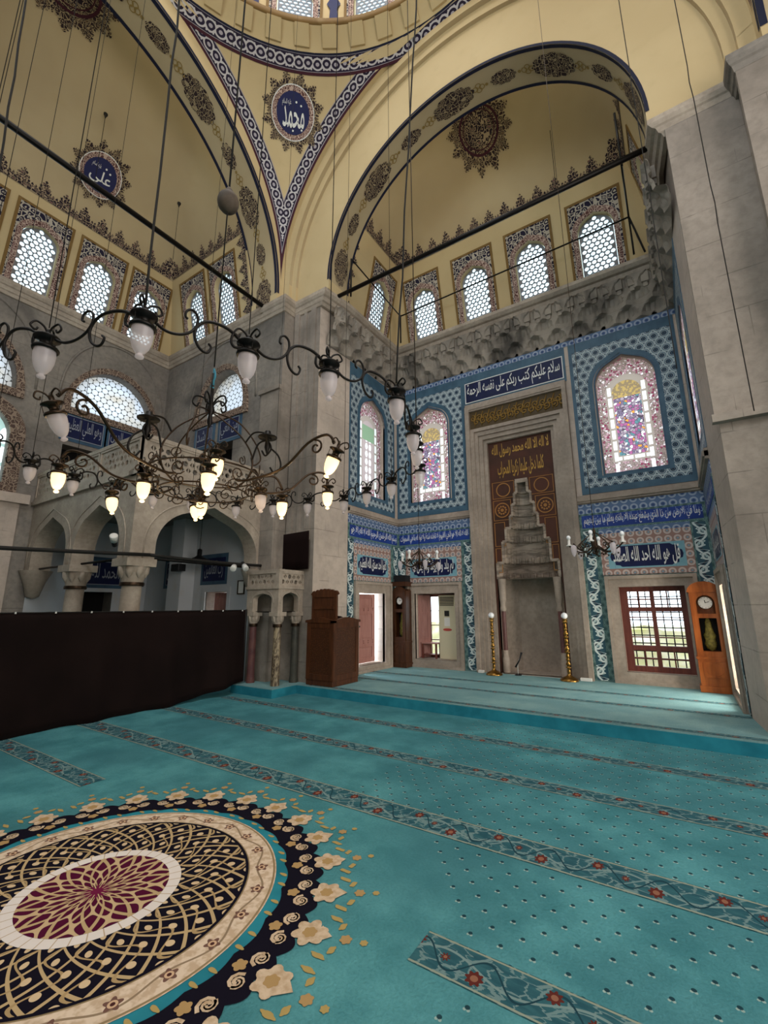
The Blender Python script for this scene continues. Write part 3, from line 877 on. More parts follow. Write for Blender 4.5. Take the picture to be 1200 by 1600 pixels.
# ------------------------------------------------------------------ great arches
def arcpts(c, z, r, n=40, a0=0, a1=pi): return [(c + r * cos(a0 + (a1 - a0) * i / n), z + r * sin(a0 + (a1 - a0) * i / n)) for i in range(n + 1)]
ZA, ZP = 8.79, 9.155
RI = R - .09
FXL = Frame((XL, 0, 0), (0, 1, 0)); FXR = Frame((XR, 0, 0), (0, -1, 0))
def side_arch(F, c, x0, x1, name, label):
    b = MB()
    outer = [(c + R, ZC)] + arcpts(c, ZP, R, 56) + [(c - R, ZC)]; inner = [(c - RI, ZC)] + list(reversed(arcpts(c, ZA, RI, 56))) + [(c + RI, ZC)]
    b.sheet(F, [outer + inner])
    def so(s, t):
        L = .15 / (pi * RI + .3)
        a = pi * s; return F.P(c + RI * cos(a), ZA + RI * sin(a), -(x1 - x0) * t), (a * RI, t)
    b.grid(so, 56, 2, m=1)
    for sg in (1, -1): b.fbox(F, c + sg * RI, ZC - .01, -(x1 - x0), c + sg * (R + .02), ZA, -.004)
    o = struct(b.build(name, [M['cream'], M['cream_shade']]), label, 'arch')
    for t0, t1 in ((0, .085), (.915, 1)):
        l = MB().grid(lambda s, t: (F.P(c + (RI - .006) * cos(pi * s), ZA + (RI - .006) * sin(pi * s), -(x1 - x0) * (t0 + (t1 - t0) * t)), (s, t)), 56, 1)
        if t0 == 0: l.sheet(F, [arcpts(c, ZA, RI + .06, 56) + list(reversed(arcpts(c, ZA, RI, 56)))], .006)
        l.build('navy_border', M['darkblue_line'], o)
    return o
arch_l = side_arch(FXL, CY, 0, .93, 'trim_9', 'great arch of the left bay with painted soffit')
arch_r = side_arch(FXR, -CY, 0, .93, 'trim_10', 'great arch of the right bay')
FQ = Frame((0, YQ, 0), (1, 0, 0))
b = MB(); RQ = 3.10; ZQ = 8.80; R2, R3 = 4.2, 4.06
def soff(F, c, z, r, d0, d1, m): b.grid(lambda s, t: (F.P(c + r * cos(pi * s), z + r * sin(pi * s), d0 + (d1 - d0) * t), (s * pi * r, t)), 56, 1, m=m)
soff(FQ, CX, ZP, R, 0, -.10, 0)
b.sheet(FQ, [arcpts(CX, ZP, R, 56) + list(reversed(arcpts(CX, ZP - .1, R2, 56)))], -.10)
soff(FQ, CX, ZP - .1, R2, -.10, -.19, 1)
b.sheet(FQ, [arcpts(CX, ZP - .1, R2, 56) + list(reversed(arcpts(CX, ZP - .18, R3, 56)))], -.19)
soff(FQ, CX, ZP - .18, R3, -.19, -.26, 1)
b.sheet(FQ, [[(CX + R, ZC)] + arcpts(CX, ZP - .18, R3 + .12, 56) + [(CX - R, ZC)] + [(CX - RQ, ZC)] + list(reversed(arcpts(CX, ZQ, RQ, 56))) + [(CX + RQ, ZC)]], -.26)
soff(FQ, CX, ZQ, RQ, -.26, -.97, 1)
for sg in (1, -1):
    b.fbox(FQ, CX + sg * RQ, ZC - .01, -.97, CX + sg * (RQ + .08), ZQ + .01, -.265); b.fbox(FQ, CX + sg * R, ZC - .01, -.27, CX + sg * (R + .03), ZP, 0); b.fbox(FQ, CX + sg * R2, ZC - .01, -.19, CX + sg * R, ZP, -.104); b.fbox(FQ, CX + sg * R3, ZC - .01, -.262, CX + sg * (R2 + .01), ZP - .1, -.189)
arch_q = struct(b.build('trim_11', [M['cream'], M['cream_shade']]), 'stepped great arch over the mihrab recess', 'arch')
for d0, d1 in ((-.26, -.32), (-.91, -.97)):
    l = MB().grid(lambda s, t: (FQ.P(CX + (RQ - .006) * cos(pi * s), ZQ + (RQ - .006) * sin(pi * s), d0 + (d1 - d0) * t), (s, t)), 56, 1)
    if d0 == -.26: l.sheet(FQ, [arcpts(CX, ZQ, RQ + .05, 56) + list(reversed(arcpts(CX, ZQ, RQ, 56)))], -.254)
    l.build('navy_border', M['darkblue_line'], arch_q)
b = MB(); FRr = Frame((0, 2 * CY - YQ, 0), (-1, 0, 0))
b.sheet(FRr, [[(-CX + R + .4, ZC)] + [(-CX + R + .4, 14)] + [(-CX - R - .4, 14), (-CX - R - .4, ZC)] + [(-CX - R, ZC)] + list(reversed(arcpts(-CX, ZP, R, 40))) + [(-CX + R, ZC)]], -.6, 0)
struct(b.build('trim_12', M['cream']), 'rear great arch', 'arch')

b = MB()
for m_ in (lambda x: x, lambda x: 2 * CX - x):
    for x0, y0, x1, y1 in ((-7.3, 6.57, -6.72, 6.75), (-7.4, 6.31, -7.09, 6.75)):
        xa, xb = sorted((m_(x0), m_(x1))); b.box(xa, y0, 8.45, xb, y1, 9.9)
struct(b.build('light_block_corners', M['cream']), 'added blocks behind the arch feet that stop light leaks', 'wall')  # unseen boxes added to stop light leaking in at the arch corners
# painted soffit medallions
def soffit_paint(parent, mp, centers, kinds):
    for a, kd in zip(centers, kinds):
        b = MB()
        if kd == 'L': b.decal([lobed(a, 0, .47, .27, 12, .10)], mp, step=.12); nm = 'painted_medallion'
        elif kd == 'S': b.decal([lobed(a, 0, .27, .16, 10, .12)], mp, step=.09); nm = 'painted_medallion'
        else:
            nm = 'painted_knot'
            for dx, dy in ((-.07, 0), (.07, 0), (0, -.05), (0, .05)):
                b.decal([circ(a + dx, dy, .062, 14), circ(a + dx, dy, .042, 14)], mp)
            b.decal([circ(a - .17, 0, .035, 8)], mp); b.decal([circ(a + .17, 0, .035, 8)], mp)
        b.build(nm, M['lace_brown'] if kd != 'k' else M['chain_gold'], parent)
def mpl(a, c): return FXL.P(CY + (RI - .01) * cos(a / RI), ZA + (RI - .01) * sin(a / RI), -.465 + c)
cl = []; kl = []
for i in range(7):
    cl.append(radians(1 + 28.9 * i) * RI); kl.append('L')
    cl.append(radians(15.5 + 28.9 * i) * RI); kl.append('S')
    for q in (8.9, 22.2): cl.append(radians(q + 28.9 * i) * RI); kl.append('k')
soffit_paint(arch_l, mpl, cl[:24], kl[:24])
def mpq(a, c): return FQ.P(CX + (RQ - .01) * cos(a / RQ), ZQ + (RQ - .01) * sin(a / RQ), -.615 + c * .85)
cl = []; kl = []
for i in range(-2, 3):
    cl.append(radians(91.5 + 39.5 * i) * RQ); kl.append('L')
    if i < 2:
        cl.append(radians(111 + 39.5 * i) * RQ); kl.append('S')
        for q in (101.7, 120.6): cl.append(radians(q + 39.5 * i) * RQ); kl.append('k')
soffit_paint(arch_q, mpq, cl, kl)

# ------------------------------------------------------------------ pendentives, dome ring and dome
RS = R * sqrt(2)
def rotz(k, x, y):      # quarter turns about the dome axis
    for _ in range(k): x, y = -y, x
    return CX + x, CY + y
ZR = ZP + R
b = MB()
for k in range(4):
    def fn(s, t):
        z = (ZC - ZP) + (ZR - ZC) * t
        rz = sqrt(max(RS * RS - max(z, 0) ** 2, R * R)); a0 = math.acos(min(1, R / rz)); a1 = math.asin(min(1, R / rz))
        a = a0 + (a1 - a0) * s
        x, y = rz * cos(a), rz * sin(a); X, Y = rotz(k, x, y)
        return (X, Y, ZP + z), (a, z)
    b.grid(fn, 20, 28, flip=True)
pend = struct(b.build('ceiling_pendentives', M['cream']), 'cream pendentives under the dome', 'ceiling')
def band_strip(k, side, w0, w1, mtl, nm, zmax, ins):
    """strip inside a pendentive beside one arch edge; w = distance from the edge"""
    def fn(s, t):
        x = R - (w0 + (w1 - w0) * t); rho = sqrt(RS * RS - x * x) - ins
        f0 = math.acos(min(1, x / rho)); f1 = math.asin(min(1, zmax / rho))
        f = f0 + (f1 - f0) * s; y, z = rho * cos(f), rho * sin(f)
        if side: x, y = y, x
        X, Y = rotz(k, x, y); return (X, Y, ZP + z), (f * R, t * .36)
    return MB().grid(fn, 40, 3, flip=not side)
for k in (0, 1, 2, 3):
    for side in (0, 1):
        band_strip(k, side, .035, .235, None, '', ZR - ZP - .02, .012).build('vine_band', M['lace_band'], pend)
        band_strip(k, side, -.001, .04, None, '', ZR - ZP - .02, .010).build('maroon_border', M['maroon'], pend)
def ringstrip(r, z0, z1, m, nm, ins, par):
    def fn(s, t):
        z = z0 + (z1 - z0) * t; rr = sqrt(RS * RS - (z - ZP) ** 2) - ins if r is None else r
        a = 2 * pi * s; return (CX + rr * cos(a), CY + rr * sin(a), z), (a * R, t * .36)
    MB().grid(fn, 128, 3, flip=True).build(nm, m, par)
ringstrip(None, ZR - .24, ZR - .02, M['lace_band'], 'vine_band', .016, pend)
ringstrip(None, ZR - .275, ZR - .235, M['maroon'], 'maroon_border', .018, pend)
ringstrip(None, ZR - .03, ZR, M['darkblue_line'], 'navy_border', .02, pend)
b = MB()
b.lathe([(R - .02, ZR - .01), (R - .06, ZR + .05), (R - .1, ZR + .1), (R - .27, ZR + .3), (R - .3, ZR + .33)], (CX, CY, 0), 96, 0)
b.lathe([(R - .3, ZR + .33), (R - .33, ZR + .34), (R - .33, ZR + .5), (R - .3, ZR + .52), (R + .02, ZR + .54)], (CX, CY, 0), 96, 1)
for i in range(44):
    a = 2 * pi * i / 44; mt = Matrix.Translation((CX, CY, 0)) @ Matrix.Rotation(a, 4, 'Z')
    q = MB(); q.add([(R - .05, -.16, ZR + .04), (R - .05, .16, ZR + .04), (R - .31, .15, ZR + .32), (R - .31, -.15, ZR + .32), (R - .1, -.16, ZR + .02), (R - .1, .16, ZR + .02), (R - .36, .15, ZR + .27), (R - .36, -.15, ZR + .27)], [(4, 5, 6, 7), (0, 4, 7, 3), (1, 2, 6, 5), (0, 1, 5, 4), (3, 7, 6, 2)])
    b.add([mt @ v for v in q.v], q.f, None, 0)
struct(b.build('ceiling_dome_cornice', [M['cream'], M['ochre']]), 'ring of cream blocks and ochre lip below the dome windows', 'ceiling')
b = MB(); zd = ZR + .52; n = 16
for i in range(n):
    a = radians(122.4) + 2 * pi * (i + .5) / n; mt = Frame((CX + (R + .05) * cos(a), CY + (R + .05) * sin(a), zd), (sin(a), -cos(a), 0))
    hw = (R + .05) * math.tan(pi / n)
    b.sheet(mt, [rect(-hw, 0, hw, 2.4), arch(0, .42, 1.3, 1.75, foot=.12)], -.3, 0)
b.lathe([(R + .06, zd + 2.38)] + [((R + .06) * cos(radians(t)), zd + 2.38 + 3.6 * sin(radians(t))) for t in range(6, 91, 6)], (CX, CY, 0), 64)
struct(b.build('ceiling_dome', M['cream']), 'main dome with a ring of windows', 'ceiling')
# ------------------------------------------------------------------ painted ornament on the vaults
def crest_outline(s0, s1, pitch, h0=.10, h1=.46):
    n = max(1, round((s1 - s0) / pitch)); p = (s1 - s0) / n; out = []
    for i in range(n):
        for x, y in PALM: out.append((s0 + (i + x) * p, h0 + y * (h1 - h0)))
    return [(s0, 0), (s1, 0), (s1, h0 + .1 * (h1 - h0))] + list(reversed(out[:-1] if False else out))[1:]
def crest(V, mode, s0, s1, par, sg=1):
    if mode == 'b': mp = lambda s, h: V.at_h(max(-.985, min(.985, s / V.W)), h + .02)
    else: mp = lambda s, h: V.side_h(min(.985, s / V.D), h + .02, sg)
    b = MB(); b.decal([crest_outline(s0, s1, .40)], mp, step=.16); b.build('painted_crest', M['lace_crest'], par)
crest(VA, 'b', -VA.W + .06, VA.W - .06, vault_a)
for sg in (1, -1): crest(VA, 's', .05, VA.D - .06, vault_a, sg)
crest(VL, 'b', -VL.W + .06, VL.W - .06, vault_l)
for sg in (1, -1): crest(VL, 's', .05, VL.D - .06, vault_l, sg)
wu = bpy.data.objects['wall_upper_left']; wa = bpy.data.objects['wall_upper_recess']
def side_crest(F, a, sg, v1, par):
    b = MB(); pts = [(a + sg * y, x) for x, y in crest_outline(.05, v1, .36, .08, .30)]
    b.sheet(F, [pts], .012); b.build('painted_crest', M['lace_crest'], par)
side_crest(TE, -8.0, -1, VT2 - .02, wu); side_crest(TL, 7.2, 1, VT - .05, wa); side_crest(TR, -7.2, -1, VT - .05, wa)
def vmap(V, d0, w0):            # local chart on a vault round (d0, w0): a along the width, b towards the arch
    def mp(a, c):
        d = d0 - c / V.D * .9; w = w0 + a / V.W
        P = V.pt(d, w, .012); return P
    return mp
def medallion(mp, r, par, word=None, flipx=False):
    b = MB(); b.decal([starlobe(0, 0, r * .74, r, 12)], mp, m=0, step=r * .22)
    b.build('painted_medallion', M['lace_brown'], par)
    return b
# sun medallions at the vault crowns
for V, d0, par, r in ((VA, .52, vault_a, .78), (VL, .22, vault_l, .92)):
    mp0 = vmap(V, d0, 0)
    medallion(mp0, r, par)
    mpx = lambda a, c: V.pt(d0 - c / V.D * .9, a / V.W, .022)
    b = MB(); b.decal([circ(0, 0, r * .60, 32), circ(0, 0, r * .54, 32)], mpx, 0, step=None); b.decal([circ(0, 0, r * .48, 32), circ(0, 0, r * .45, 32)], mpx, 0)
    b.build('maroon_ring', M['maroon'], par)
    b = MB(); b.decal([circ(0, 0, r * .40, 32)], mpx, 0, step=.12); b.build('maroon_rosette', M['lace_crest'], par)
# named roundel on the left vault
def flank_map(V, w0, h0):
    def mp(a, c):
        return V.at_h(w0 + a / V.W, h0 + c * .93, .014)
    return mp
def roundel(mk, rx, ry, par, word, small=()):
    b = MB(); b.decal([[(x * rx / 1, y * ry / 1) for x, y in starlobe(0, 0, .73, 1, 12)]], mk(.0), 0, step=.13); b.build('painted_sunburst', M['lace_brown'], par)
    b = MB(); b.decal([[(x * rx, y * ry) for x, y in circ(0, 0, .66, 40)]], mk(.006), 0, step=.12); b.build('lace_ring', M['lace_frame'], par)
    b = MB(); b.decal([[(x * rx, y * ry) for x, y in circ(0, 0, .68, 40)], [(x * rx, y * ry) for x, y in circ(0, 0, .655, 40)]], mk(.009), 0); b.build('ring_line', M['white_script'], par)
    b = MB(); b.decal([[(x * rx, y * ry) for x, y in circ(0, 0, .52, 40)]], mk(.012), 0, step=.1); b.build('navy_disc', M['navy_disc'], par)
    b = MB(); m2 = mk(.02)
    script(b, None, word, -.33 * rx, -.36 * ry, .36 * rx, .16 * ry, 0, 0, .010, m2)
    script(b, None, 'عليه السلام', -.34 * rx, .14 * ry, -.06 * rx, .32 * ry, 0, 0, .0, m2)
    for q in ((.1, .27), (.25, .2), (.0, -.42), (.28, -.38)): b.decal([circ(q[0] * rx, q[1] * ry, .022, 8)], m2)
    b.build('white_name', M['white_script'], par)
roundel(lambda ins: (lambda a, c: VL.at_h((3.62 - CY) / VL.W + a / VL.W, 1.30 + c * .93, .014 + ins)), .66, .72, vault_l, 'علي')
roundel(lambda ins: (lambda a, c: VL.at_h((2 * CY - 3.62 - CY) / VL.W + a / VL.W, 1.30 + c * .93, .014 + ins)), .66, .72, vault_l, 'حسن')
# roundel on the pendentive: chart on the sphere
def sph_chart(c, ins):
    n = (Vector(c) - Vector((CX, CY, ZP))).normalized(); e1 = Vector((-n.y, n.x, 0)).normalized() * -1; e2 = e1.cross(n) * -1
    if e2.z < 0: e2 = -e2
    def mp(a, b2):
        p = n * RS + e1 * a + e2 * b2
        return Vector((CX, CY, ZP)) + p.normalized() * (RS - .012 - ins)
    return mp
roundel(lambda ins: sph_chart((-6.163, 5.6, 12.721), ins), .72, .78, pend, 'محمد')
roundel(lambda ins: sph_chart((-6.163 + 2 * (CX + 6.163), 5.6, 12.721), ins), .72, .78, pend, 'ابوبكر')
# vase shaped ornaments between the dome windows
dome = bpy.data.objects['ceiling_dome']
for i in range(16):
    a = radians(122.4) + 2 * pi * i / 16; rr = (R + .05) / cos(pi / 16)
    F = Frame((CX + (rr - .03) * cos(a), CY + (rr - .03) * sin(a), zd), (sin(a), -cos(a), 0))
    b = MB(); b.sheet(F, [[(-.2, .1), (.2, .1), (.27, .3), (.2, .5), (.1, .62), (.08, 1.0), (.16, 1.15), (0, 1.5), (-.16, 1.15), (-.08, 1.0), (-.1, .62), (-.2, .5), (-.27, .3)]], .02)
    b.build('painted_vase', M['navy_disc'], dome)

# ------------------------------------------------------------------ windows
M['grille'] = mat('grey_plaster_grille', plaster_fn('#8e8f95', '#7f8188'), rough=.8)
WN = [0]
def wname():
    WN[0] += 1; return 'window_%d' % WN[0]
def upper_window_parts(hw=.36, zs=1.2, za=1.56, foot=.06):
    LF = Frame((0, 0, 0), (1, 0, 0), (0, 1, 0))
    a = MB()
    a.sheet(LF, [rect(-.56, .0, .56, 1.93), rect(-.505, .0 + .01, .505, 1.875)], 0, .022, 0)
    a.sheet(LF, [rect(-.505, .012, .505, 1.875), arch(0, .465, 1.22, 1.70, foot=.02)], .0, .010, 1)
    a.sheet(LF, [arch(0, .465, 1.22, 1.70, foot=.02), arch(0, hw, zs, za, foot=foot)], .0, .016, 2)
    g = MB(); holes = []; p = .112; rows = int(1.6 / (p * .866))
    A = arch(0, hw - .012, zs, za - .01, foot=foot + .01)
    for j in range(rows):
        for i in range(-5, 6):
            x = (i + (.5 if j % 2 else 0)) * p; y = foot + .07 + j * p * .866
            lim = hw - .02 if y < zs else max(0, (za - y) / (za - zs)) ** .62 * hw
            if abs(x) + .05 < lim and y + .05 < za - .02: holes.append(circ(x, y, .0465, 10))
    g.sheet(LF, [A] + holes, -.15, -.12)
    gl = MB(); gl.sheet(LF, [arch(0, hw, zs, za, foot=foot)], -.17)
    return a, g, gl
_p = None
def upper_window(F, c, scale=None):
    global _p
    if _p is None:
        a, g, gl = upper_window_parts()
        _p = (a.build('window_1', [M['ochre'], M['lace_spandrel'], M['lace_frame']]), g.build('plaster_grille', M['grille']), gl.build('window_glass', M['glass_white']))
        for o in _p[1:]: o.parent = _p[0]
        r = _p[0]; WN[0] = 1
    else:
        r = _p[0].copy(); r.name = wname(); COL.objects.link(r)
        for ch in _p[1:]:
            k = ch.copy(); COL.objects.link(k); k.parent = r
    r.matrix_world = F.M(c)
    return struct(r, 'arched plaster window with round panes', 'window')
for c in cb: upper_window(TB, c)
upper_window(TL, 8.64); upper_window(TR, -8.64)
for c in cs: upper_window(TS, c)
for c in ce: upper_window(TE, c)
# dome windows
for i in range(16):
    a = radians(122.4) + 2 * pi * (i + .5) / 16; F = Frame((CX + (R + .05) * cos(a), CY + (R + .05) * sin(a), zd), (sin(a), -cos(a), 0))
    r = upper_window(F, 0); r.matrix_world = F.M(0, .06, .01) @ Matrix.Diagonal((1.12, 1.05, 1, 1))
# lunettes
def lunette(F, c, hw=.97, label='half round leaded window in a carved frame'):
    b = MB(); o = lun(c, hw + .16, 6.03, 1.52); i = lun(c, hw, 6.2, 1.2)
    b.sheet(F, [o, i], -.02, .05)
    w = struct(b.build(wname(), M['carved_frame']), label, 'window')
    g = MB(); g.sheet(F, [lun(c, hw + .02, 6.18, 1.24)], -.25); g.build('leaded_glass', M['hexglass'], w)
for c in (4.97, 1.98, -1.0): lunette(FS, c)
lunette(FE, -8.98, .9)
b = MB(); GO = arch(1.98, 1.28, 5.2, 6.2, foot=3.92)
b.sheet(FS, [GO, GW], -.02, .05)
w = struct(b.build(wname(), M['carved_frame']), 'tall green banded window in a carved plaster frame', 'window')
g = MB(); g.sheet(FS, [GW], -.18, uvo=(1.98, 4.12)); g.build('stained_glass', M['greenglass'], w)
b = MB(); b.fbox(FS, .5, 3.72, 0, 3.5, 3.92, .14); b.fbox(FS, .5, 0, 0, 3.36, 3.72, .05)
struct(b.build('trim_13', M['stone_light']), 'stone ledge under the green window', 'trim')
# stained glass of the recess
for F, c, k, par, lab in ((FB, -5.0, 'stained', wall_q, 'jewel coloured stained glass window left of the niche'), (FB, -.45, 'stained', wall_q, 'jewel coloured stained glass window right of the niche'), (FL, 8.56, 'stained_plain', wall_al, 'pale stained glass window in the left recess wall'), (FR, -8.56, 'stained', wall_ar, 'stained glass window in the right recess wall')):
    b = MB(); A = arch(c, .545, 6.12, 6.70, foot=4.18); A2 = arch(c, .575, 6.12, 6.74, foot=4.15)
    b.sheet(F, [A2, A], -.05, .012)
    w = struct(b.build(wname(), M['tile_slate']), lab, 'window')
    g = MB(); g.sheet(F, [A], -.14 if F is not FR else -.02, uvo=(c, 4.18)); g.build('stained_glass', M[k], w)

# ------------------------------------------------------------------ tile cladding of the recess
def tiles(F, c, lo, hi, par, text1, text2, vines, win=True):
    """lo..hi: extent of the tiled face; c: centre line of the window"""
    u0, u1 = c - .99, c + .99
    u0 = max(u0, lo); u1 = min(u1, hi)
    b = MB()
    o = rect(u0, 3.80, u1, 7.34); l0 = rect(max(u0 + .05, c - .92), 3.93, min(u1 - .05, c + .92), 7.03); l1 = [(c - .665, 4.10), (c + .665, 4.10)] + arch(c, .665, 6.12, 6.86)
    A = arch(c, .575, 6.12, 6.74, foot=4.15)
    b.sheet(F, [o, l0], 0, .010, 0); b.sheet(F, [l0, l1], 0, .010, 1, uvo=(c, 3.93)); b.sheet(F, [l1, A], 0, .010, 0)
    b.build('window_tile_panel', [M['tile_teal'], M['tile_lace']], par)
    b = MB(); b.fbox(F, lo, 3.62, 0, hi, 3.78, .05); b.fbox(F, lo, 3.66, 0, hi, 3.74, .075); b.build('stone_ledge', M['frame_marble'], par)
    b = MB(); b.fbox(F, lo, 3.40, 0, hi, 3.60, .010, 0); b.fbox(F, c - .76, 2.95, 0.002, c + .76, 3.06, .013, 0)
    b.build('crest_tiles', M['tile_crest'], par)
    # lower ground with openings for the surround
    b = MB(); b.sheet(F, [[(lo, PLAT), (c - .745, PLAT), (c - .745, 2.12), (c + .745, 2.12), (c + .745, PLAT), (hi, PLAT), (hi, 3.40), (lo, 3.40)]], 0, .008)
    b.build('ground_tiles', M['tile_green'], par)
    b = MB(); b.fbox(F, lo + .06, 3.10, 0, hi - .06, 3.36, .014); fr = b.build('frieze_tiles', M['tile_cobalt'], par)
    b = MB(); script(b, F, text1, lo + .10, 3.115, hi - .10, 3.345, .019, 0, .004); script(b, F, text1[len(text1) // 2:] + ' ' + text1[:len(text1) // 2], lo + .14, 3.14, hi - .06, 3.36, .0165, 1, .0); b.build('frieze_lettering', [M['white_script'], M['pale_script']], par)
    b = MB(); b.sheet(F, [rect(c - .76, 2.14, c + .76, 2.96), rect(c - .635, 2.26, c + .635, 2.72)], 0, .014); b.build('rosette_border', M['tile_red'], par)
    b = MB(); b.sheet(F, [rect(c - .635, 2.26, c + .635, 2.72)], 0, .012); b.build('turquoise_field', M['tile_sky'], par)
    b = MB(); car = [(c + .60 * x, 2.49 + .2 * y) for x, y in ((-1, 0), (-.97, -.35), (-.88, -.45), (-.86, -.8), (-.74, -.85), (-.68, -1), (.68, -1), (.74, -.85), (.86, -.8), (.88, -.45), (.97, -.35), (1, 0), (.97, .35), (.88, .45), (.86, .8), (.74, .85), (.68, 1), (-.68, 1), (-.74, .85), (-.86, .8), (-.88, .45), (-.97, .35))]
    b.sheet(F, [car], 0, .016); b.build('navy_cartouche', M['tile_navy'], par)
    b = MB(); script(b, F, text2, c - .55, 2.305, c + .55, 2.675, .021, 0, .014); b.build('panel_lettering', M['white_script'], par)
    for va in vines:
        b = MB(); b.sheet(F, [rect(va - .10, PLAT + .02, va + .10, 3.04)], 0, .012, uvo=(va, 0)); b.build('vine_strip', M['tile_vine'], par)
    z0 = .30 if F is not FB else .35
    return
surr = lambda F, c, w, par, d=.07: (lambda b: (b.sheet(F, [rect(c - .745, PLAT, c + .745, 2.12), w], -.06, .035), b.sheet(F, [rect(c - .745, PLAT, c + .745, 2.12), rect(c - .68, PLAT + .06, c + .68, 2.06)], .03, d), b.build('marble_surround', M['frame_marble'], par)))(MB())
KURSI = 'الله لا اله الا هو الحي القيوم لا تاخذه سنة ولا نوم له ما في السموات'
tiles(FB, -4.97, AX0, -3.92, wall_q, KURSI, 'لم يلد ولم يولد ولم يكن له', (-4.04, -5.86)); surr(FB, -4.97, W1, wall_q)
tiles(FB, -.47, -1.58, AX1, wall_q, 'وما في الارض من ذا الذي يشفع عنده الا باذنه يعلم ما بين ايديهم', 'قل هو الله احد الله الصمد', (-1.42, .42)); surr(FB, -.47, W2, wall_q)
tiles(FL, 8.57, 7.6, AY, wall_al, 'بسم الله الرحمن الرحيم الله لا اله الا هو', 'كفوا احد صدق الله العظيم', (7.70, 9.57)); surr(FL, 8.57, rect(8.0, .3, 9.07, 1.87), wall_al)
tiles(FR, -8.57, -AY, -7.6, wall_ar, 'ولا يحيطون بشيء من علمه الا بما شاء', 'وسع كرسيه السموات والارض', (-7.70, -9.57)); surr(FR, -8.57, rect(-9.07, .3, -8.0, 1.87), wall_ar)
# lettered panel over the mihrab
b = MB(); b.sheet(FB, [rect(-3.98, 6.42, -1.54, 7.34)], 0, .009); b.build('window_tile_panel', M['tile_teal'], wall_q)
b = MB(); b.sheet(FB, [rect(-3.93, 6.50, -1.59, 7.04)], 0, .013); b.build('navy_cartouche', M['tile_navy'], wall_q)
b = MB(); b.sheet(FB, [rect(-3.93, 6.50, -1.59, 7.04), rect(-3.91, 6.52, -1.61, 7.02)], .0, .017); script(b, FB, 'سلام عليكم كتب ربكم على نفسه الرحمة', -3.87, 6.56, -1.66, 7.0, .019, 0, .008)
b.build('panel_lettering', M['white_script'], wall_q)
b = MB(); b.fbox(FB, AX0, 7.24, 0, AX1, 7.36, .014); b.build('crest_tiles', M['tile_crest'], wall_q)

# ------------------------------------------------------------------ mihrab
mih = thing('mihrab', 'tall grey marble prayer niche with stepped carved hood and gilt script', 'prayer niche', (-2.745, AY, PLAT))
mih['kind'] = 'structure'
mx = -2.745
b = MB()
def ring(x0, x1, zt, x0b, x1b, ztb, d, dd=-.35):
    b.sheet(FB, [[(x0, PLAT), (x0b, PLAT), (x0b, ztb), (x1b, ztb), (x1b, PLAT), (x1, PLAT), (x1, zt), (x0, zt)]], dd, d)
ring(-3.92, -1.57, 6.42, -3.83, -1.66, 6.28, .10); ring(-3.83, -1.66, 5.78, -3.74, -1.75, 5.70, .05); ring(-3.74, -1.75, 5.70, -3.66, -1.83, 5.60, .0)
ring(-3.66, -1.83, 5.60, -3.57, -1.92, 5.50, -.05); ring(-3.57, -1.92, 5.50, -3.49, -2.0, 5.42, -.12)
b.fbox(FB, -3.84, 6.24, 0, -1.65, 6.30, .08)
b.build('moulded_frame', M['frame_marble'], mih)
b = MB(); b.fbox(FB, -3.83, 5.78, -.02, -1.66, 6.25, .03); gb = b.build('carved_band', mat('dark_bronze_band', color=hexc('#4a3a20'), rough=.6), mih)
b = MB()
for i in range(13):
    x = -3.74 + i * .166
    b.tube([FB.P(p[0], p[1], .04) for p in spiral((x, 6.05), .015, .085, i, 1.3)], .014, 5); b.tube([FB.P(p[0], p[1], .04) for p in spiral((x + .08, 5.95), .015, .085, i + 2, -1.3)], .014, 5)
    b.tube([FB.P(x + .05, 5.84, .04), FB.P(x + .02, 6.0, .045), FB.P(x + .09, 6.2, .04)], .012, 5)
b.build('gilt_scrollwork', mat('old_gilt', color=hexc('#8a6a30'), rough=.5, metal=.4), mih)
# stepped hood outline (half widths and heights measured from the niche top)
STEP = [(.125, 4.10, 4.38), (.185, 3.84, 4.10), (.25, 3.58, 3.84), (.31, 3.30, 3.58), (.43, 3.00, 3.30), (.52, 2.52, 3.00), (.67, 2.16, 2.52)]
NT = 2.16
left = []; 
for hw, z0, z1 in reversed(STEP): left += [(-hw, z0), (-hw, z1)]
hole = [(-.70, PLAT), ] + [(-.70, NT)] + left + [(-x, z) for x, z in reversed(left)] + [(.70, NT), (.70, PLAT)]
hole = [(mx + x, z) for x, z in hole]
red = lambda t: t.mix(t.noise(1.5, 4).sm(.35, .7), hexc('#4e2c20'), hexc('#38241b'))
b = MB(); b.sheet(FB, [[(-3.50, PLAT), hole[0]] + hole[1:-1] + [hole[-1], (-1.99, PLAT), (-1.99, 5.43), (-3.50, 5.43)]], -.30, -.20)
b.build('painted_panel', mat('brown_red_paint', red, rough=.7), mih)
b = MB()
script(b, FB, 'لا اله الا الله محمد رسول الله', -3.40, 5.02, -2.08, 5.36, -.194, 0, .012)
script(b, FB, 'كلما دخل عليها زكريا المحراب', -3.28, 4.50, -2.22, 4.92, -.194, 0, .012)
b.build('gilt_lettering', M['gold_script'], mih)
b = MB()
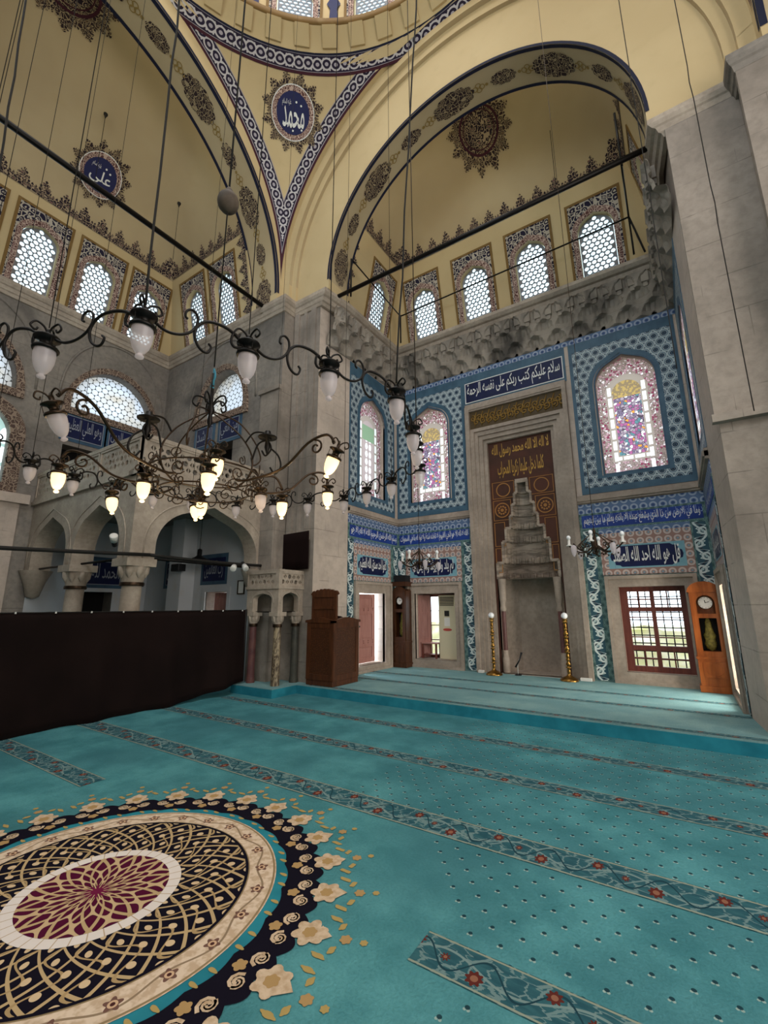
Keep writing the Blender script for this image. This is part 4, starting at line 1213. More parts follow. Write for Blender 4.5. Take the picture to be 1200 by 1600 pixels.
for x0, x1, z0, z1 in ((-3.44, -2.92, 4.02, 4.42), (-2.57, -2.05, 4.02, 4.42), (-3.44, -3.02, 3.5, 3.98), (-2.47, -2.05, 3.5, 3.98), (-3.44, -3.19, 2.9, 3.46), (-2.30, -2.05, 2.9, 3.46), (-3.44, -3.30, 2.3, 2.86), (-2.19, -2.05, 2.3, 2.86)):
    b.sheet(FB, [rect(x0, z0, x1, z1), rect(x0 + .012, z0 + .012, x1 - .012, z1 - .012)], -.2, -.19)
    if z0 > 3.4:
        cx, cz = (x0 + x1) / 2, (z0 + z1) / 2; r = min(x1 - x0, z1 - z0) * .42
        b.sheet(FB, [circ(cx, cz, r, 24), circ(cx, cz, r * .87, 24)], -.2, -.19)
        if z0 < 4: 
            for k in range(10):
                a = 2 * pi * k / 10; b.sheet(FB, [lobed(cx + r * .5 * cos(a), cz + r * .5 * sin(a), r * .13, r * .13, 3, .1, 10)], -.2, -.19)
            b.sheet(FB, [circ(cx, cz, r * .22, 12)], -.2, -.188)
b.build('gilt_roundels', mat('dull_gilt', color=hexc('#9a6a34'), rough=.55), mih)
b = MB()
nhalf = 8
for i, (hw, z0, z1) in enumerate(STEP):
    # concave scalloped tier
    def fn(s, t):
        a = pi * s; q = 1 - .10 * t; sc = .035 * abs(sin(a * (6 + i))) * (1 - t) * min(1, hw / .3)
        r = hw * q - sc
        return FB.P(mx + r * cos(a) if 0 < s < 1 else mx + hw * cos(a), z0 + (z1 - z0) * t, -.22 - (hw * .95 * sin(a)) * q), (s, t)
    b.grid(fn, 48, 5, smooth=False)
    # ledge to the next tier
    up = STEP[i - 1][0] if i else 0
    b.sheet(Frame((mx, AY + .22, z1), (1, 0, 0), (0, 1, 0)), [[(hw * cos(pi * k / 16), hw * .95 * sin(pi * k / 16)) for k in range(17)] + ([(up * cos(pi * k / 16), up * .95 * sin(pi * k / 16)) for k in range(16, -1, -1)] if up else [])], 0)
    # little arcade of the tier's front edge
    n = 3 + i
    b.fbox(FB, mx - hw, z1 - .05, -.22, mx - hw + .03, z1, -.17); b.fbox(FB, mx + hw - .03, z1 - .05, -.22, mx + hw, z1, -.17)
    for sg in (-1, 1): b.fbox(FB, mx + sg * hw - .025, z0, -.23, mx + sg * hw + .025, z1, -.16)
    if i:
        for sg in (-1, 1): b.fbox(FB, *sorted((mx + sg * hw, mx + sg * up))[:1], z1 - .03, -.22, max(mx + sg * hw, mx + sg * up), z1 + .03, -.165)
b.fbox(FB, mx - .14, 4.33, -.24, mx + .14, 4.42, -.15)
for i, (hw, z0, z1) in enumerate(STEP):
    if i < 3: continue
    n = 2 * i + 1
    for k in range(n):       # small pendant teeth along the tier's lower edge
        a = pi * (k + .5) / n
        c = Vector(FB.P(mx + hw * .95 * cos(a), z0 + .02, -.22 - hw * .9 * sin(a)))
        b.lathe([(.004, -.05), (.018, -.01), (.03, .05), (.035, .10), (.004, .12)], c, 6)
b.build('stalactite_hood', M['veined'], mih)
b = MB(); oc = [(-.70, .20), (-.70, .42), (-.42, .80), (.42, .80), (.70, .42), (.70, .20)]
for (x0, y0), (x1, y1) in zip(oc[:-1], oc[1:]):
    for z0, z1, e in ((PLAT, .62, .012), (.62, NT - .12, 0), (NT - .12, NT, .02)):
        k = 1 - e
        b.add([(mx + x0 * k, AY + y0 * k, z0), (mx + x1 * k, AY + y1 * k, z0), (mx + x1 * k, AY + y1 * k, z1), (mx + x0 * k, AY + y0 * k, z1)], [(0, 1, 2, 3)])
b.add([(mx + x, AY + y, NT) for x, y in oc], [(5, 4, 3, 2, 1, 0)]); b.add([(mx + x, AY + y, PLAT) for x, y in oc], [(0, 1, 2, 3, 4, 5)])
b.build('niche', M['frame_marble'], mih)
for sg in (-1, 1):
    b = MB(); c = (mx + sg * .60, AY + .20, 0)
    b.lathe([(.075, PLAT), (.075, .45), (.06, .48), (.055, .62)], c, 14, 0); b.lathe([(.048, .62), (.048, 1.45)], c, 14, 1); b.lathe([(.055, 1.45), (.075, 1.5), (.045, 1.58), (.07, 1.7), (.075, 1.95), (.09, NT)], c, 14, 0)
    b.build('colonnette', [M['frame_marble'], M['porphyry']], mih)

b = MB(); b.box(-4.2, 10.9, 0, -1.3, 11.0, 6.6); b.box(-4.2, 10.26, 0, -4.1, 10.9, 6.6); b.box(-1.4, 10.26, 0, -1.3, 10.9, 6.6); b.box(-4.2, 10.26, 6.5, -1.3, 11.0, 6.6)
struct(b.build('light_block_mihrab', M['stone']), 'added unseen box behind the prayer niche that keeps light out', 'wall')  # unseen backing added so no outside light leaks through the hood
# ------------------------------------------------------------------ lower windows and shutters
def leaf(F, a0, b0, a1, b1, d, panels, par=None, name='shutter_leaf', thick=.045, cols=1):
    b = MB(); b.fbox(F, a0, b0, d - thick, a1, b1, d)
    w = a1 - a0
    for (p0, p1) in panels:
        for k in range(cols):
            x0 = a0 + w * (.13 + k * .76 / cols + .03); x1 = a0 + w * (.13 + (k + 1) * .76 / cols - .03)
            b.sheet(F, [rect(x0, p0, x1, p1), rect(x0 + .02, p0 + .02, x1 - .02, p1 - .02)], d, d + .014)
            b.fbox(F, x0 + .045, p0 + .045, d, x1 - .045, p1 - .045, d + .016)
    return b
# right window of the qibla wall
b = MB(); d0, d1 = -.24, -.16; x0, z0, x1, z1 = -1.0, .36, .07, 1.91
b.sheet(FB, [rect(x0, z0, x1, z1), rect(x0 + .13, z0 + .10, mx * 0 - .50, .74), rect(-.43, z0 + .10, x1 - .09, .74), rect(x0 + .13, .83, -.50, 1.45), rect(-.43, .83, x1 - .09, 1.45), rect(x0 + .13, 1.53, -.50, z1 - .09), rect(-.43, 1.53, x1 - .09, z1 - .09)], d0, d1)
for xa, xb in ((x0 + .13, -.50), (-.43, x1 - .09)):
    xm = (xa + xb) / 2
    for za, zb in ((z0 + .1, .74), (1.53, z1 - .09)):
        b.fbox(FB, xm - .012, za, -.22, xm + .012, zb, -.18); b.fbox(FB, xa, (za + zb) / 2 - .012, -.22, xb, (za + zb) / 2 + .012, -.18)
    b.fbox(FB, xa, .97, -.22, xb, .99, -.18); b.fbox(FB, xa, 1.33, -.22, xb, 1.35, -.18)
w = struct(b.build(wname(), M['wood_window']), 'red brown wooden window right of the niche', 'window')
b = MB()
for i in range(9):
    x = -.98 + .13 * i; b.tube([FB.P(x, .36, -.46), FB.P(x, 1.91, -.46)], .011, 5)
for i in range(11):
    z = .42 + .145 * i; b.tube([FB.P(-1, z, -.46), FB.P(.07, z, -.46)], .011, 5)
b.build('iron_grille', M['iron'], w)
b = MB(); b.sheet(FB, [rect(x0, z0, x1, z1)], -.23); 
# left window of the qibla wall: folded shutter, window bars at the back
b = MB(); b.sheet(FB, [rect(-5.5, .34, -4.41, 1.87), rect(-5.30, .42, -5.04, 1.80), rect(-4.98, .42, -4.48, 1.80)], -.50, -.44)
for z in (.75, 1.1, 1.45): b.fbox(FB, -5.30, z, -.48, -4.48, z + .02, -.45)
w = struct(b.build(wname(), M['wood_window']), 'bright barred window behind the air conditioner', 'window')
SL = Frame((-5.49, AY + .15, 0), (.78, .62, 0))
leaf(SL, 0, .36, .30, 1.84, 0, ((.42, .72), (.80, 1.42), (1.5, 1.78))).build('shutter', M['shutter'], w)
# left side opening with its big rose shutter
DL = Frame((AX0 - .24, 0, 0), (0, 1, 0))
b = leaf(DL, 8.14, .31, 9.0, 1.85, 0, ((.40, .68), (.82, 1.42), (1.55, 1.78)), cols=1)
for z in (.74, .79, 1.47, 1.51):
    for k in range(4): b.tube([DL.P(8.36 + k * .18, z, 0), DL.P(8.36 + k * .18, z + .02, .02)], .012, 5)
o = struct(b.build('door_1', M['shutter']), 'rose painted panelled shutter door in the left recess wall', 'door')
b = MB(); b.ball(DL.P(8.34, 1.12, .03), .022, 8); b.build('door_knob', M['iron'], o)
b = MB(); b.box(.57 + .30, 7.95, .3, .62 + .32, 9.1, .42); b.box(.88, 8.5, .3, .94, 8.58, 1.87); b.box(.88, 7.95, 1.1, .94, 9.1, 1.16)
struct(b.build(wname(), M['wood_window']), 'wooden window in the right recess wall', 'window')
# end wall window under the gallery
EE = FE
b = MB(); b.sheet(FE, [rect(-9.07, .55, -8.1, 2.0), rect(-8.97, .6, -8.2, 1.9)], -.02, .03, 1)
q = leaf(FE, -8.80, .62, -8.21, 1.88, -.12, ((.7, 1.0), (1.1, 1.5), (1.56, 1.82))); b.add(q.v, q.f, q.uv, 0)
struct(b.build(wname(), [M['shutter'], M['white_plaster']]), 'rose shutter in a white window frame under the gallery', 'window')
b = MB(); b.sheet(FE, [rect(-9.2, 2.06, -8.25, 2.75)], 0, .012, 0); b.sheet(FE, [rect(-9.12, 2.14, -8.33, 2.66)], 0, .016, 1)
script(b, FE, 'رب العالمين', -9.06, 2.2, -8.4, 2.6, .02, 2, .004)
b.build('lettered_panel', [M['tile_slate'], M['tile_navy'], M['grey_script']], wall_e)
# side wall dark openings and lettered panels
b = MB(); b.fbox(FS, 4.65, .85, -.5, 5.5, 1.97, -.4); b.fbox(FS, 3.9, 4.2, -.5, 4.8, 5.3, -.4); struct(b.build('door_2', M['dark']), 'dark openings in the left wall', 'door')
b = MB(); b.fbox(FE, -9.8, 4.2, -.5, -8.3, 5.5, -.4); struct(b.build('door_3', M['dark']), 'dark opening at gallery level', 'door')
for F, x0, x1, z0, z1, tx, par in ((FS, 3.96, 4.78, 5.45, 6.0, 'وهو العلي العظيم', wall_l), (FS, 4.92, 5.9, 5.5, 6.0, 'لا اكراه في الدين', wall_l), (FE, -9.85, -9.2, 5.5, 6.0, 'الرشد', wall_e), (FE, -8.9, -8.2, 5.5, 6.0, 'من الغي', wall_e), (FS, 4.6, 5.6, 2.1, 2.65, 'الحمد لله رب', wall_l), (FE, -10.6, -9.6, 2.1, 2.65, 'ملك يوم الدين', wall_e)):
    b = MB(); b.sheet(F, [rect(x0 - .09, z0 - .08, x1 + .09, z1 + .1)], 0, .014, 0); b.sheet(F, [rect(x0, z0, x1, z1)], 0, .018, 1); b.sheet(F, [rect(x0, z0, x1, z1), rect(x0 + .014, z0 + .014, x1 - .014, z1 - .014)], 0, .021, 2)
    script(b, F, tx, x0 + .04, z0 + .05, x1 - .04, z1 - .05, .023, 2, .004)
    b.build('lettered_panel', [M['tile_slate'], M['tile_navy'], M['grey_script']], par)
# ------------------------------------------------------------------ carpets
cp = thing('prayer_carpet', 'teal prayer carpet of the main floor with flower bands and a round medallion', 'carpet', (0, 0, 0))
b = MB(); b.sheet(FLAT, [[(-11.3, -8.8), (6, -8.8), (6, 6.3), (1.75, 6.3), (1.75, 6.35), (-6.15, 6.35), (-6.15, 5.75), (-7.25, 5.75), (-7.25, 6.2), (-11.3, 6.2)]], -.02, 0); b.build('pile', M['carpet'], cp)
def band(par, x0, x1, y0, y1, z):
    F = Frame((x0, y0, z), (1, 0, 0), (0, 1, 0)); n = 2
    b = MB(); b.add([(x0, y0, z), (x1, y0, z), (x1, y1, z), (x0, y1, z)], [(0, 1, 2, 3)], [(x0, 0), (x1, 0), (x1, 1), (x0, 1)]); b.build('flower_band', M['band'], par)
for x0, x1, y0, y1 in ((-7.2, 6, 3.10, 3.38), (-7.2, 6, 4.27, 4.49), (-7.0, 6, 5.33, 5.52), (-1.22, 6, 2.025, 2.245), (-7.2, -4.66, 2.135, 2.36), (-1.22, 6, .95, 1.17), (-7.2, -4.66, .95, 1.17)): band(cp, x0, x1, y0, y1, .003)
MC = (-2.92, 1.5)
F0 = Frame((MC[0], MC[1], 0), (1, 0, 0), (0, 1, 0))
b = MB(); NU = 26
def ann(r0, r1, z, m, n=96): b.sheet(F0, [circ(0, 0, r1, n)] + ([circ(0, 0, r0, n)] if r0 else []), z, m=m)
ann(.95, 1.10, .002, 0)
b.sheet(F0, [lobed(0, 0, 1.255, 1.255, NU * 2, .035, NU * 20), lobed(0, 0, 1.045, 1.045, NU, .02, NU * 8)], .003, m=1)
ann(.80, .975, .004, 2); ann(.43, .805, .0045, 3); ann(.365, .43, .005, 4); ann(0, .365, .0055, 5)
ann(.795, .812, .0055, 1)
for i in range(NU):
    a = 2 * pi * (i + .35) / NU
    def L(r, t): return (r * cos(a + t), r * sin(a + t))
    px, py = L(1.285, 0)
    b.sheet(F0, [lobed(px, py, .092, .092, 6, .34, 36, ph=a)], .006, m=6); b.sheet(F0, [lobed(px, py, .038, .038, 6, .25, 24, ph=a)], .0065, m=7)
    b.sheet(F0, [[L(1.33, -.045), L(1.40, 0), L(1.33, .045)]], .0055, m=6)
    qx, qy = L(1.10, 0); b.sheet(F0, [lobed(qx, qy, .036, .036, 5, .3, 25, ph=a)], .006, m=7)
    for sg in (-1, 1):
        c = L(1.16, sg * .062)
        for q, r0 in ((0, .034), (1, .026)):
            sp = spiral(c, .008, r0 + .02 * q, a + pi * q + sg, sg * 1.1, 10)
            w = .0085
            poly = []
            n = len(sp)
            for j in range(n):
                t = Vector(sp[min(j + 1, n - 1)]) - Vector(sp[max(j - 1, 0)]); nn = Vector((-t.y, t.x)).normalized() * w; poly.append((sp[j], nn))
            vs = [F0.P(p[0] + k.x, p[1] + k.y, .006) for p, k in poly] + [F0.P(p[0] - k.x, p[1] - k.y, .006) for p, k in poly]
            b.add(vs, [(j, n + j, n + j + 1, j + 1) for j in range(n - 1)], None, 6)
        s2 = spiral(L(1.02, sg * .07), .006, .026, a, sg * 1.2, 8); 
        b.sheet(F0, [lobed(*L(1.02, sg * .075), .03, .012, 3, .2, 15, ph=a)], .0045, m=8)
        b.sheet(F0, [lobed(*L(1.385, sg * .09), .045, .016, 4, .3, 16, ph=a)], .0035, m=8); b.sheet(F0, [lobed(*L(1.43, sg * .055), .018, .03, 4, .3, 16, ph=a)], .0035, m=8)
    for r, q in ((1.47, .032), (1.56, .021)):
        if i % 1 == 0: b.sheet(F0, [lobed(*L(r, 0), q, q, 6, .3, 24, ph=a)], .0035, m=8 if q < .03 else 7)
b.build('medallion', [M['teal_deep'], M['navy_pile'], M['creamring'], M['net'], M['white_pile'], M['burg'], M['cream_pile'], M['tan_pile'], M['gold_pile']], cp)
# uv of the polar fields is measured from the medallion centre because sheets use frame coordinates
pc = thing('platform_carpet', 'teal carpet covering the raised floor before the mihrab, grazing light in its colour', 'carpet', (0, 0, PLAT))
b = MB(); F1 = Frame((0, 0, PLAT), (1, 0, 0), (0, 1, 0))
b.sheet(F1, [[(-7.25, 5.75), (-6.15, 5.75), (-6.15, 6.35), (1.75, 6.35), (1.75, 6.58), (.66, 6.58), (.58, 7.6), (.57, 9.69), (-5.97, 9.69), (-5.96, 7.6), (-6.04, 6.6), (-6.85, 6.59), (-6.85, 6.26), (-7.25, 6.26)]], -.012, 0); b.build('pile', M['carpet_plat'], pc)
for y0, y1 in ((6.40, 6.52), (7.53, 7.68), (8.40, 8.55)): band(pc, -5.9, .6, y0, y1, PLAT + .003)

# ------------------------------------------------------------------ curtain
ct_ = thing('curtain', 'long dark brown cloth curtain screening the left arcade', 'curtain', (-7.12, 3.6, 0))
def cur(s, t):
    y = .6 + (5.90 - .6) * s
    zb = .005 + max(0, (y - 4.3) / 1.67) ** 1.3 * .20; zt = 1.50 + .008 * sin(y * 9) ** 2
    amp = (1 - t) ** .7
    x = -7.12 + amp * (.045 * sin(y * 6.1 + .4 * sin(y * 2.3)) + .025 * sin(y * 11.7 + 1)) + .05 * amp
    return (x, y, zb + (zt - zb) * t), (y, t)
b = MB(); b.grid(cur, 260, 14)
cc = b.build('cloth', M['curtain'], ct_); m = cc.modifiers.new('thickness', 'SOLIDIFY'); m.thickness = .006
b = MB(); b.tube([(-7.12, .6, 1.495), (-7.12, 5.90, 1.505)], .008, 6); b.build('hem_cord', M['cable'], ct_)
for i in range(12):
    y = .9 + i * .445; b = MB(); b.box(-7.11, y - .008, 1.485, -7.095, y + .008, 1.51); b.build('clip', M['white_plastic'], ct_)
b = MB(); b.tube([(-7.12, 5.90, .2), (-7.12, 5.90, 1.52)], .02, 8); b.build('post', M['cable'], ct_)

# ------------------------------------------------------------------ gallery in the left bay
ga = thing('marble_gallery', 'marble corner gallery on arches behind the brown curtain', 'gallery', (-9, 5, 0)); ga['kind'] = 'structure'
GX, GY = -7.25, 3.63
FGX = Frame((GX, 0, 0), (0, 1, 0)); FGY = Frame((0, GY, 0), (1, 0, 0))
def notch(c, hw, z0, za): return list(reversed(arch(c, hw, z0 + .25, za, foot=z0)))
b = MB()
b.sheet(FGX, [[(GY + .004, 2.33)] + notch(5.11, 1.07, 2.33, 3.42) + [(YE, 2.33), (YE, 3.72), (GY + .004, 3.72)]], -.38, 0)
b.sheet(FGY, [[(XS, 2.33)] + notch(-10.42, .80, 2.33, 3.36) + notch(-8.48, .84, 2.33, 3.36) + [(GX - .004, 2.33), (GX - .004, 3.72), (XS, 3.72)]], -.38, 0)
for F, c, hw, za in ((FGX, 5.11, 1.07, 3.42), (FGY, -10.42, .80, 3.36), (FGY, -8.48, .84, 3.36)):
    b.tube([F.P(x, z, .0) for x, z in arch(c, hw + .2, 2.6, za + .17, foot=2.35)], .014, 5)
b.build('arcade', M['marble'], ga)
b = MB(); b.box(XS, GY + .2, 3.60, GX - .2, YE, 3.74); b.build('floor_slab', M['stone_dark'], ga)
b = MB(); b.fbox(FGX, GY - .06, 3.72, -.2, YE, 3.80, .06); b.fbox(FGX, GY - .03, 3.80, -.15, YE, 3.86, .03); b.fbox(FGY, XS, 3.72, -.2, GX + .06, 3.80, .06); b.fbox(FGY, XS, 3.80, -.15, GX + .03, 3.86, .03); b.build('moulding', M['marble'], ga)
def pierced(F, x0, x1, z0, z1, s, name, par, m, th=.06, d=-.06, rim=.05):
    holes = []; rows = int((z1 - z0 - 2 * rim) / (s * .866)); cols = int((x1 - x0 - 2 * rim) / s)
    ox = x0 + ((x1 - x0) - cols * s) / 2; oz = z0 + ((z1 - z0) - rows * s * .866) / 2
    for j in range(rows):
        for i in range(cols - (j % 2)):
            cx = ox + (i + .5 + .5 * (j % 2)) * s; cz = oz + (j + .5) * s * .866
            if (i + 2 * j) % 3 == 0: holes.append([(cx + s * .40 * cos(pi * k / 3 + .3), cz + s * .40 * sin(pi * k / 3 + .3)) for k in range(6)])
            else:
                for q in (-1, 1): holes.append([(cx + q * s * .06 + q * s * .32 * abs(cos(a)) * (1 if abs(cos(a)) > .1 else 0), cz + s * .38 * sin(a)) for a in (-pi / 2, 0, pi / 2)])
    b = MB(); b.sheet(F, [rect(x0, z0, x1, z1)] + holes, d, d + th)
    b.sheet(F, [rect(x0, z0, x1, z1), rect(x0 + rim * .8, z0 + rim * .8, x1 - rim * .8, z1 - rim * .8)], d, d + th + .02)
    return b.build(name, m, par)
for y0, y1 in ((3.66, 4.94), (4.98, 6.24)): pierced(FGX, y0, y1, 3.86, 4.38, .135, 'balustrade_panel', ga, M['marble'])
for x0, x1 in ((-8.66, -7.28), (-10.07, -8.70), (-11.48, -10.11)): pierced(FGY, x0, x1, 3.86, 4.38, .135, 'balustrade_panel', ga, M['marble'])
b = MB(); b.fbox(FGX, GY - .03, 4.38, -.1, YE, 4.45, .03); b.fbox(FGY, XS, 4.38, -.1, GX + .03, 4.45, .03); b.build('handrail', M['marble'], ga)
def column(x, y, ztop, r, name, par, mshaft, zb=0, caph=.42):
    b = MB()
    b.box(x - r * 1.5, y - r * 1.5, ztop - caph * .3, x + r * 1.5, y + r * 1.5, ztop)
    b.lathe([(r * .95, ztop - caph), (r * 1.02, ztop - caph * .9), (r * 1.1, ztop - caph * .7), (r * 1.45, ztop - caph * .3)], (x, y, 0), 16)
    for k in range(8):
        a = 2 * pi * k / 8
        b.lathe([(.01, -caph * .42), (r * .36, -caph * .25), (r * .42, 0), (.01, .02)], (x + r * 1.12 * cos(a), y + r * 1.12 * sin(a), ztop - caph * .32), 8)
    o = b.build('capital', M['marble'], par)
    b = MB(); b.lathe([(r, zb + .12), (r * .92, ztop - caph)], (x, y, 0), 20); b.build('shaft', mshaft, par)
    b = MB(); b.lathe([(r * 1.12, ztop - caph - .02), (r * 1.16, ztop - caph), (r * 1.12, ztop - caph + .04)], (x, y, 0), 20); b.build('bronze_collar', M['iron_brown'], par)
    b = MB(); b.lathe([(r * 1.12, zb), (r * 1.12, zb + .05), (r * 1.02, zb + .12)], (x, y, 0), 20); b.build('column_base', mshaft, par)
column(GX - .19, GY + .19, 2.34, .16, 'column', ga, M['marble']); column(-9.45, GY + .19, 2.34, .16, 'column', ga, M['marble'])
b = MB(); b.lathe([(.02, 1.75), (.12, 1.8), (.2, 2.1), (.3, 2.33)], (XS + .1, GY + .19, 0), 14); b.lathe([(.02, 1.85), (.1, 1.9), (.25, 2.33)], (GX - .19, YE, 0), 14); b.build('corbel', M['marble'], ga)
# white plaster lining below the gallery
b = MB(); b.sheet(FS, [rect(GY + .1, 0, YE, 3.6), rect(4.69, .9, 5.46, 1.93)], 0, .008); b.sheet(FE, [rect(XS, 0, GX, 3.6), rect(-9.07, .55, -8.1, 2.0)], 0, .008)
b.fbox(FE, -9.95, 0, 0, -9.45, 3.6, .35); b.fbox(FS, .4, 0, .05, 3.0, 3.7, .06)
struct(b.build('wall_lining_left', M['white_plaster']), 'white plaster walls under the gallery', 'wall')
# tie rods and the cable
def rod(p, q, r, label, name='tie_rod', group=None, sag=0, mt='iron'):
    p = Vector(p); q = Vector(q); c = (p + q) / 2
    b = MB(); n = 12 if sag else 1
    b.tube([p.lerp(q, i / n) - Vector((0, 0, sag * 4 * (i / n) * (1 - i / n))) for i in range(n + 1)], r, 8)
    return tag(b.build(name, M[mt], None, c), label, 'tie rod' if name == 'tie_rod' else 'cable', group)
rod((XS, GY + .19, 2.37), (GX - .19, GY + .19, 2.37), .022, 'black iron tie rod across the two far gallery arches')
rod((GX - .19, GY + .19, 2.37), (GX - .19, YE, 2.37), .022, 'black iron tie rod across the wide gallery arch')
rod((-7.15, YB, 2.15), (-7.15, 3.9, 2.40), .028, 'thick black cable strung above the curtain', 'power_cable', None, .02, 'cable')
rod((-7.15, 3.9, 2.40), (-7.15, YE, 2.40), .028, 'black cable running from the gallery column to the pier', 'power_cable', None, .02, 'cable')
rod((-7.5, YB, 8.6), (-7.5, YE, 8.58), .05, 'long black tie rod spanning the great arch of the left bay')
rod((CX - RQ, 6.88, 8.56), (CX + RQ, 6.88, 8.5), .045, 'long black tie rod spanning the arch of the mihrab recess')
fr = thing('curtain_rail', 'thin black iron rail frame with corner posts inside the mihrab recess', 'rail', (-2.7, 9.2, ZC))
b = MB(); b.tube([(-5.5, 9.2, 9.33), (.03, 9.2, 9.42)], .018, 6); b.build('cross_bar', M['iron'], fr)
for x, y1, z1 in ((-5.5, 7.0, 9.52), (.03, 7.0, 9.6)):
    b = MB(); b.tube([(x, 9.2, 9.33 if x < -1 else 9.42), (x, y1, z1)], .018, 6); b.build('side_bar', M['iron'], fr)
    b = MB(); b.tube([(x, 9.2, ZC - .05), (x, 9.2, 9.36 if x < -1 else 9.44)], .02, 6); b.build('corner_post', M['iron'], fr)
    b = MB(); b.tube([(x, y1, ZC - .05), (x, y1, z1)], .02, 6); b.build('corner_post', M['iron'], fr)
b = MB(); b.tube(smoothpts([(.03, 9.2, 9.42), (.10, 9.22, 9.1), (.22, 9.25, ZC - .05)]), .02, 6); b.build('brace', M['iron'], fr)

# ------------------------------------------------------------------ marble reader's balcony beside the pier
ba = thing('marble_balcony', 'small marble balcony on three coloured columns in front of the pier', 'balcony', (-6.75, 6.25, PLAT))
BX0, BX1, BY0, BY1 = -7.18, -6.3, 5.95, 6.6
FA = Frame((0, BY0, 0), (1, 0, 0)); FBx = Frame((BX1, 0, 0), (0, 1, 0))
b = MB()
b.sheet(FA, [[(BX0, 1.46)] + notch(-6.74, .26, 1.46, 1.82) + [(BX1 - .004, 1.46), (BX1 - .004, 1.90), (BX0, 1.90)]], -.12, 0)
b.sheet(FBx, [[(BY0 + .004, 1.46)] + notch(6.27, .21, 1.46, 1.84) + [(BY1, 1.46), (BY1, 1.90), (BY0 + .004, 1.90)]], -.12, 0)
for F, c, hw in ((FA, -6.74, .26), (FBx, 6.27, .21)): b.tube([F.P(x, z, 0) for x, z in arch(c, hw + .06, 1.62, 1.92 if F is FA else 1.93)], .010, 5)
b.box(BX0 + .05, BY0 + .05, 1.86, BX1 - .05, BY1, 1.94); b.build('arch_panels', M['marble'], ba)
b = MB(); b.fbox(FA, BX0 - .03, 1.90, -.1, BX1 + .03, 1.95, .03); b.fbox(FBx, BY0 - .026, 1.902, -.1, BY1, 1.948, .026); b.fbox(FA, BX0 - .03, 2.22, -.1, BX1 + .03, 2.27, .02); b.fbox(FBx, BY0 - .016, 2.222, -.1, BY1, 2.268, .016); b.build('moulding', M['marble'], ba)
pierced(FA, BX0, BX1 - .049, 1.95, 2.22, .115, 'parapet_panel', ba, M['marble'], .05, -.05, .035); pierced(FBx, BY0 + .004, BY1, 1.95, 2.22, .115, 'parapet_panel', ba, M['marble'], .05, -.05, .035)
b = MB(); b.box(BX1 - .06, BY0 - .0215, 1.945, BX1 + .0215, BY0 + .06, 2.225); b.build('corner_post', M['marble'], ba)
for x, y, ms in ((BX0 + .12, BY0 + .09, M['porphyry']), (BX1 - .09, BY0 + .09, M['breccia']), (BX1 - .09, BY1 - .09, M['verd'])):
    column(x, y, 1.47, .075, 'column', ba, ms, PLAT, .26)
for p, q in (((BX0 + .12, BY0 + .09, 1.47), (BX1 - .09, BY0 + .09, 1.47)), ((BX1 - .09, BY0 + .09, 1.47), (BX1 - .09, BY1 - .09, 1.47))):
    b = MB(); b.tube([p, q], .012, 6); b.build('tie_bar', M['iron'], ba)
b = MB(); b.grid(lambda s, t: ((-6.93 + .80 * s, YP - .075 + .012 * sin(s * 14) * (1 - t), 2.30 + .75 * t + .02 * s * t), (s, t)), 30, 4)
q = b.build('wall_cloth', M['board'], None, (-6.5, YP - .075, 2.27)); tag(q, 'dark maroon square cloth hung on the pier above the marble balcony', 'cloth')
q.modifiers.new('thickness', 'SOLIDIFY').thickness = .02

# ------------------------------------------------------------------ wooden pulpit chair
pu = thing('preaching_chair', 'carved brown wooden preaching chair with a scalloped backrest', 'pulpit', (-5.68, 6.85, PLAT))
x0, x1, y0, y1 = -6.0, -5.36, 6.44, 7.2
FF = Frame((0, y0, 0), (1, 0, 0)); FG = Frame((x1, 0, 0), (0, 1, 0))
b = MB(); b.box(x0, y0, PLAT + .004, x1, y1, PLAT + .1); b.box(x0 + .02, y0 + .02, PLAT + .1, x1 - .02, y0 + .06, 1.30); b.box(x1 - .06, y0 + .02, PLAT + .1, x1 - .02, y1 - .02, 1.30); b.box(x0 + .02, y0 + .02, PLAT + .1, x0 + .06, y1 - .02, 1.3); b.box(x0 + .02, y1 - .06, PLAT + .1, x1 - .02, y1 - .02, 1.2); 
b.build('body', M['wood'], pu, bevel=.006)
for F, a0, a1 in ((FF, x0, x1), (FG, y0, y1)):
    b = MB(); b.sheet(F, [rect(a0, PLAT + .1, a1, 1.28), rect(a0 + .09, PLAT + .2, a1 - .09, 1.18)], -.02, .01); b.build('panel_frame', M['wood'], pu)
    b = MB(); b.fbox(F, a0 + .09, PLAT + .2, -.02, a1 - .09, 1.18, .0); b.build('carved_panel', M['carve'], pu)
    b = MB(); top = [(a0 - .03, 1.27), (a1 + .03, 1.27), (a1 + .03, 1.31)] + [(a1 - (a1 - a0) * i / 12, 1.32 + .05 * sin(pi * i / 12) ** 2) for i in range(13)] + [(a0 - .03, 1.31)]
    b.sheet(F, [top], -.05, .03); b.build('cornice', M['wood'], pu)
FK = Frame((0, 6.58, 0), (1, 0, 0))
b = MB(); sc = [(-6.03, .9), (-5.42, .9), (-5.42, 1.78), (-5.38, 1.80)]
for i in range(7): sc += [(-5.40 - .09 * i - .045 + .045 * cos(t), 1.82 + .05 * sin(pi * (i + .5) / 7) + .035 * sin(t)) for t in (.2, 1.2, 2.0, 2.9)]
sc += [(-6.07, 1.80), (-6.03, 1.78)]
b.sheet(FK, [sc, rect(-5.97, 1.3, -5.48, 1.52), rect(-5.97, 1.57, -5.48, 1.74)], -.05, 0); b.fbox(FK, -6.0, 1.25, -.04, -5.45, 1.76, -.02); b.build('backrest', M['wood'], pu)
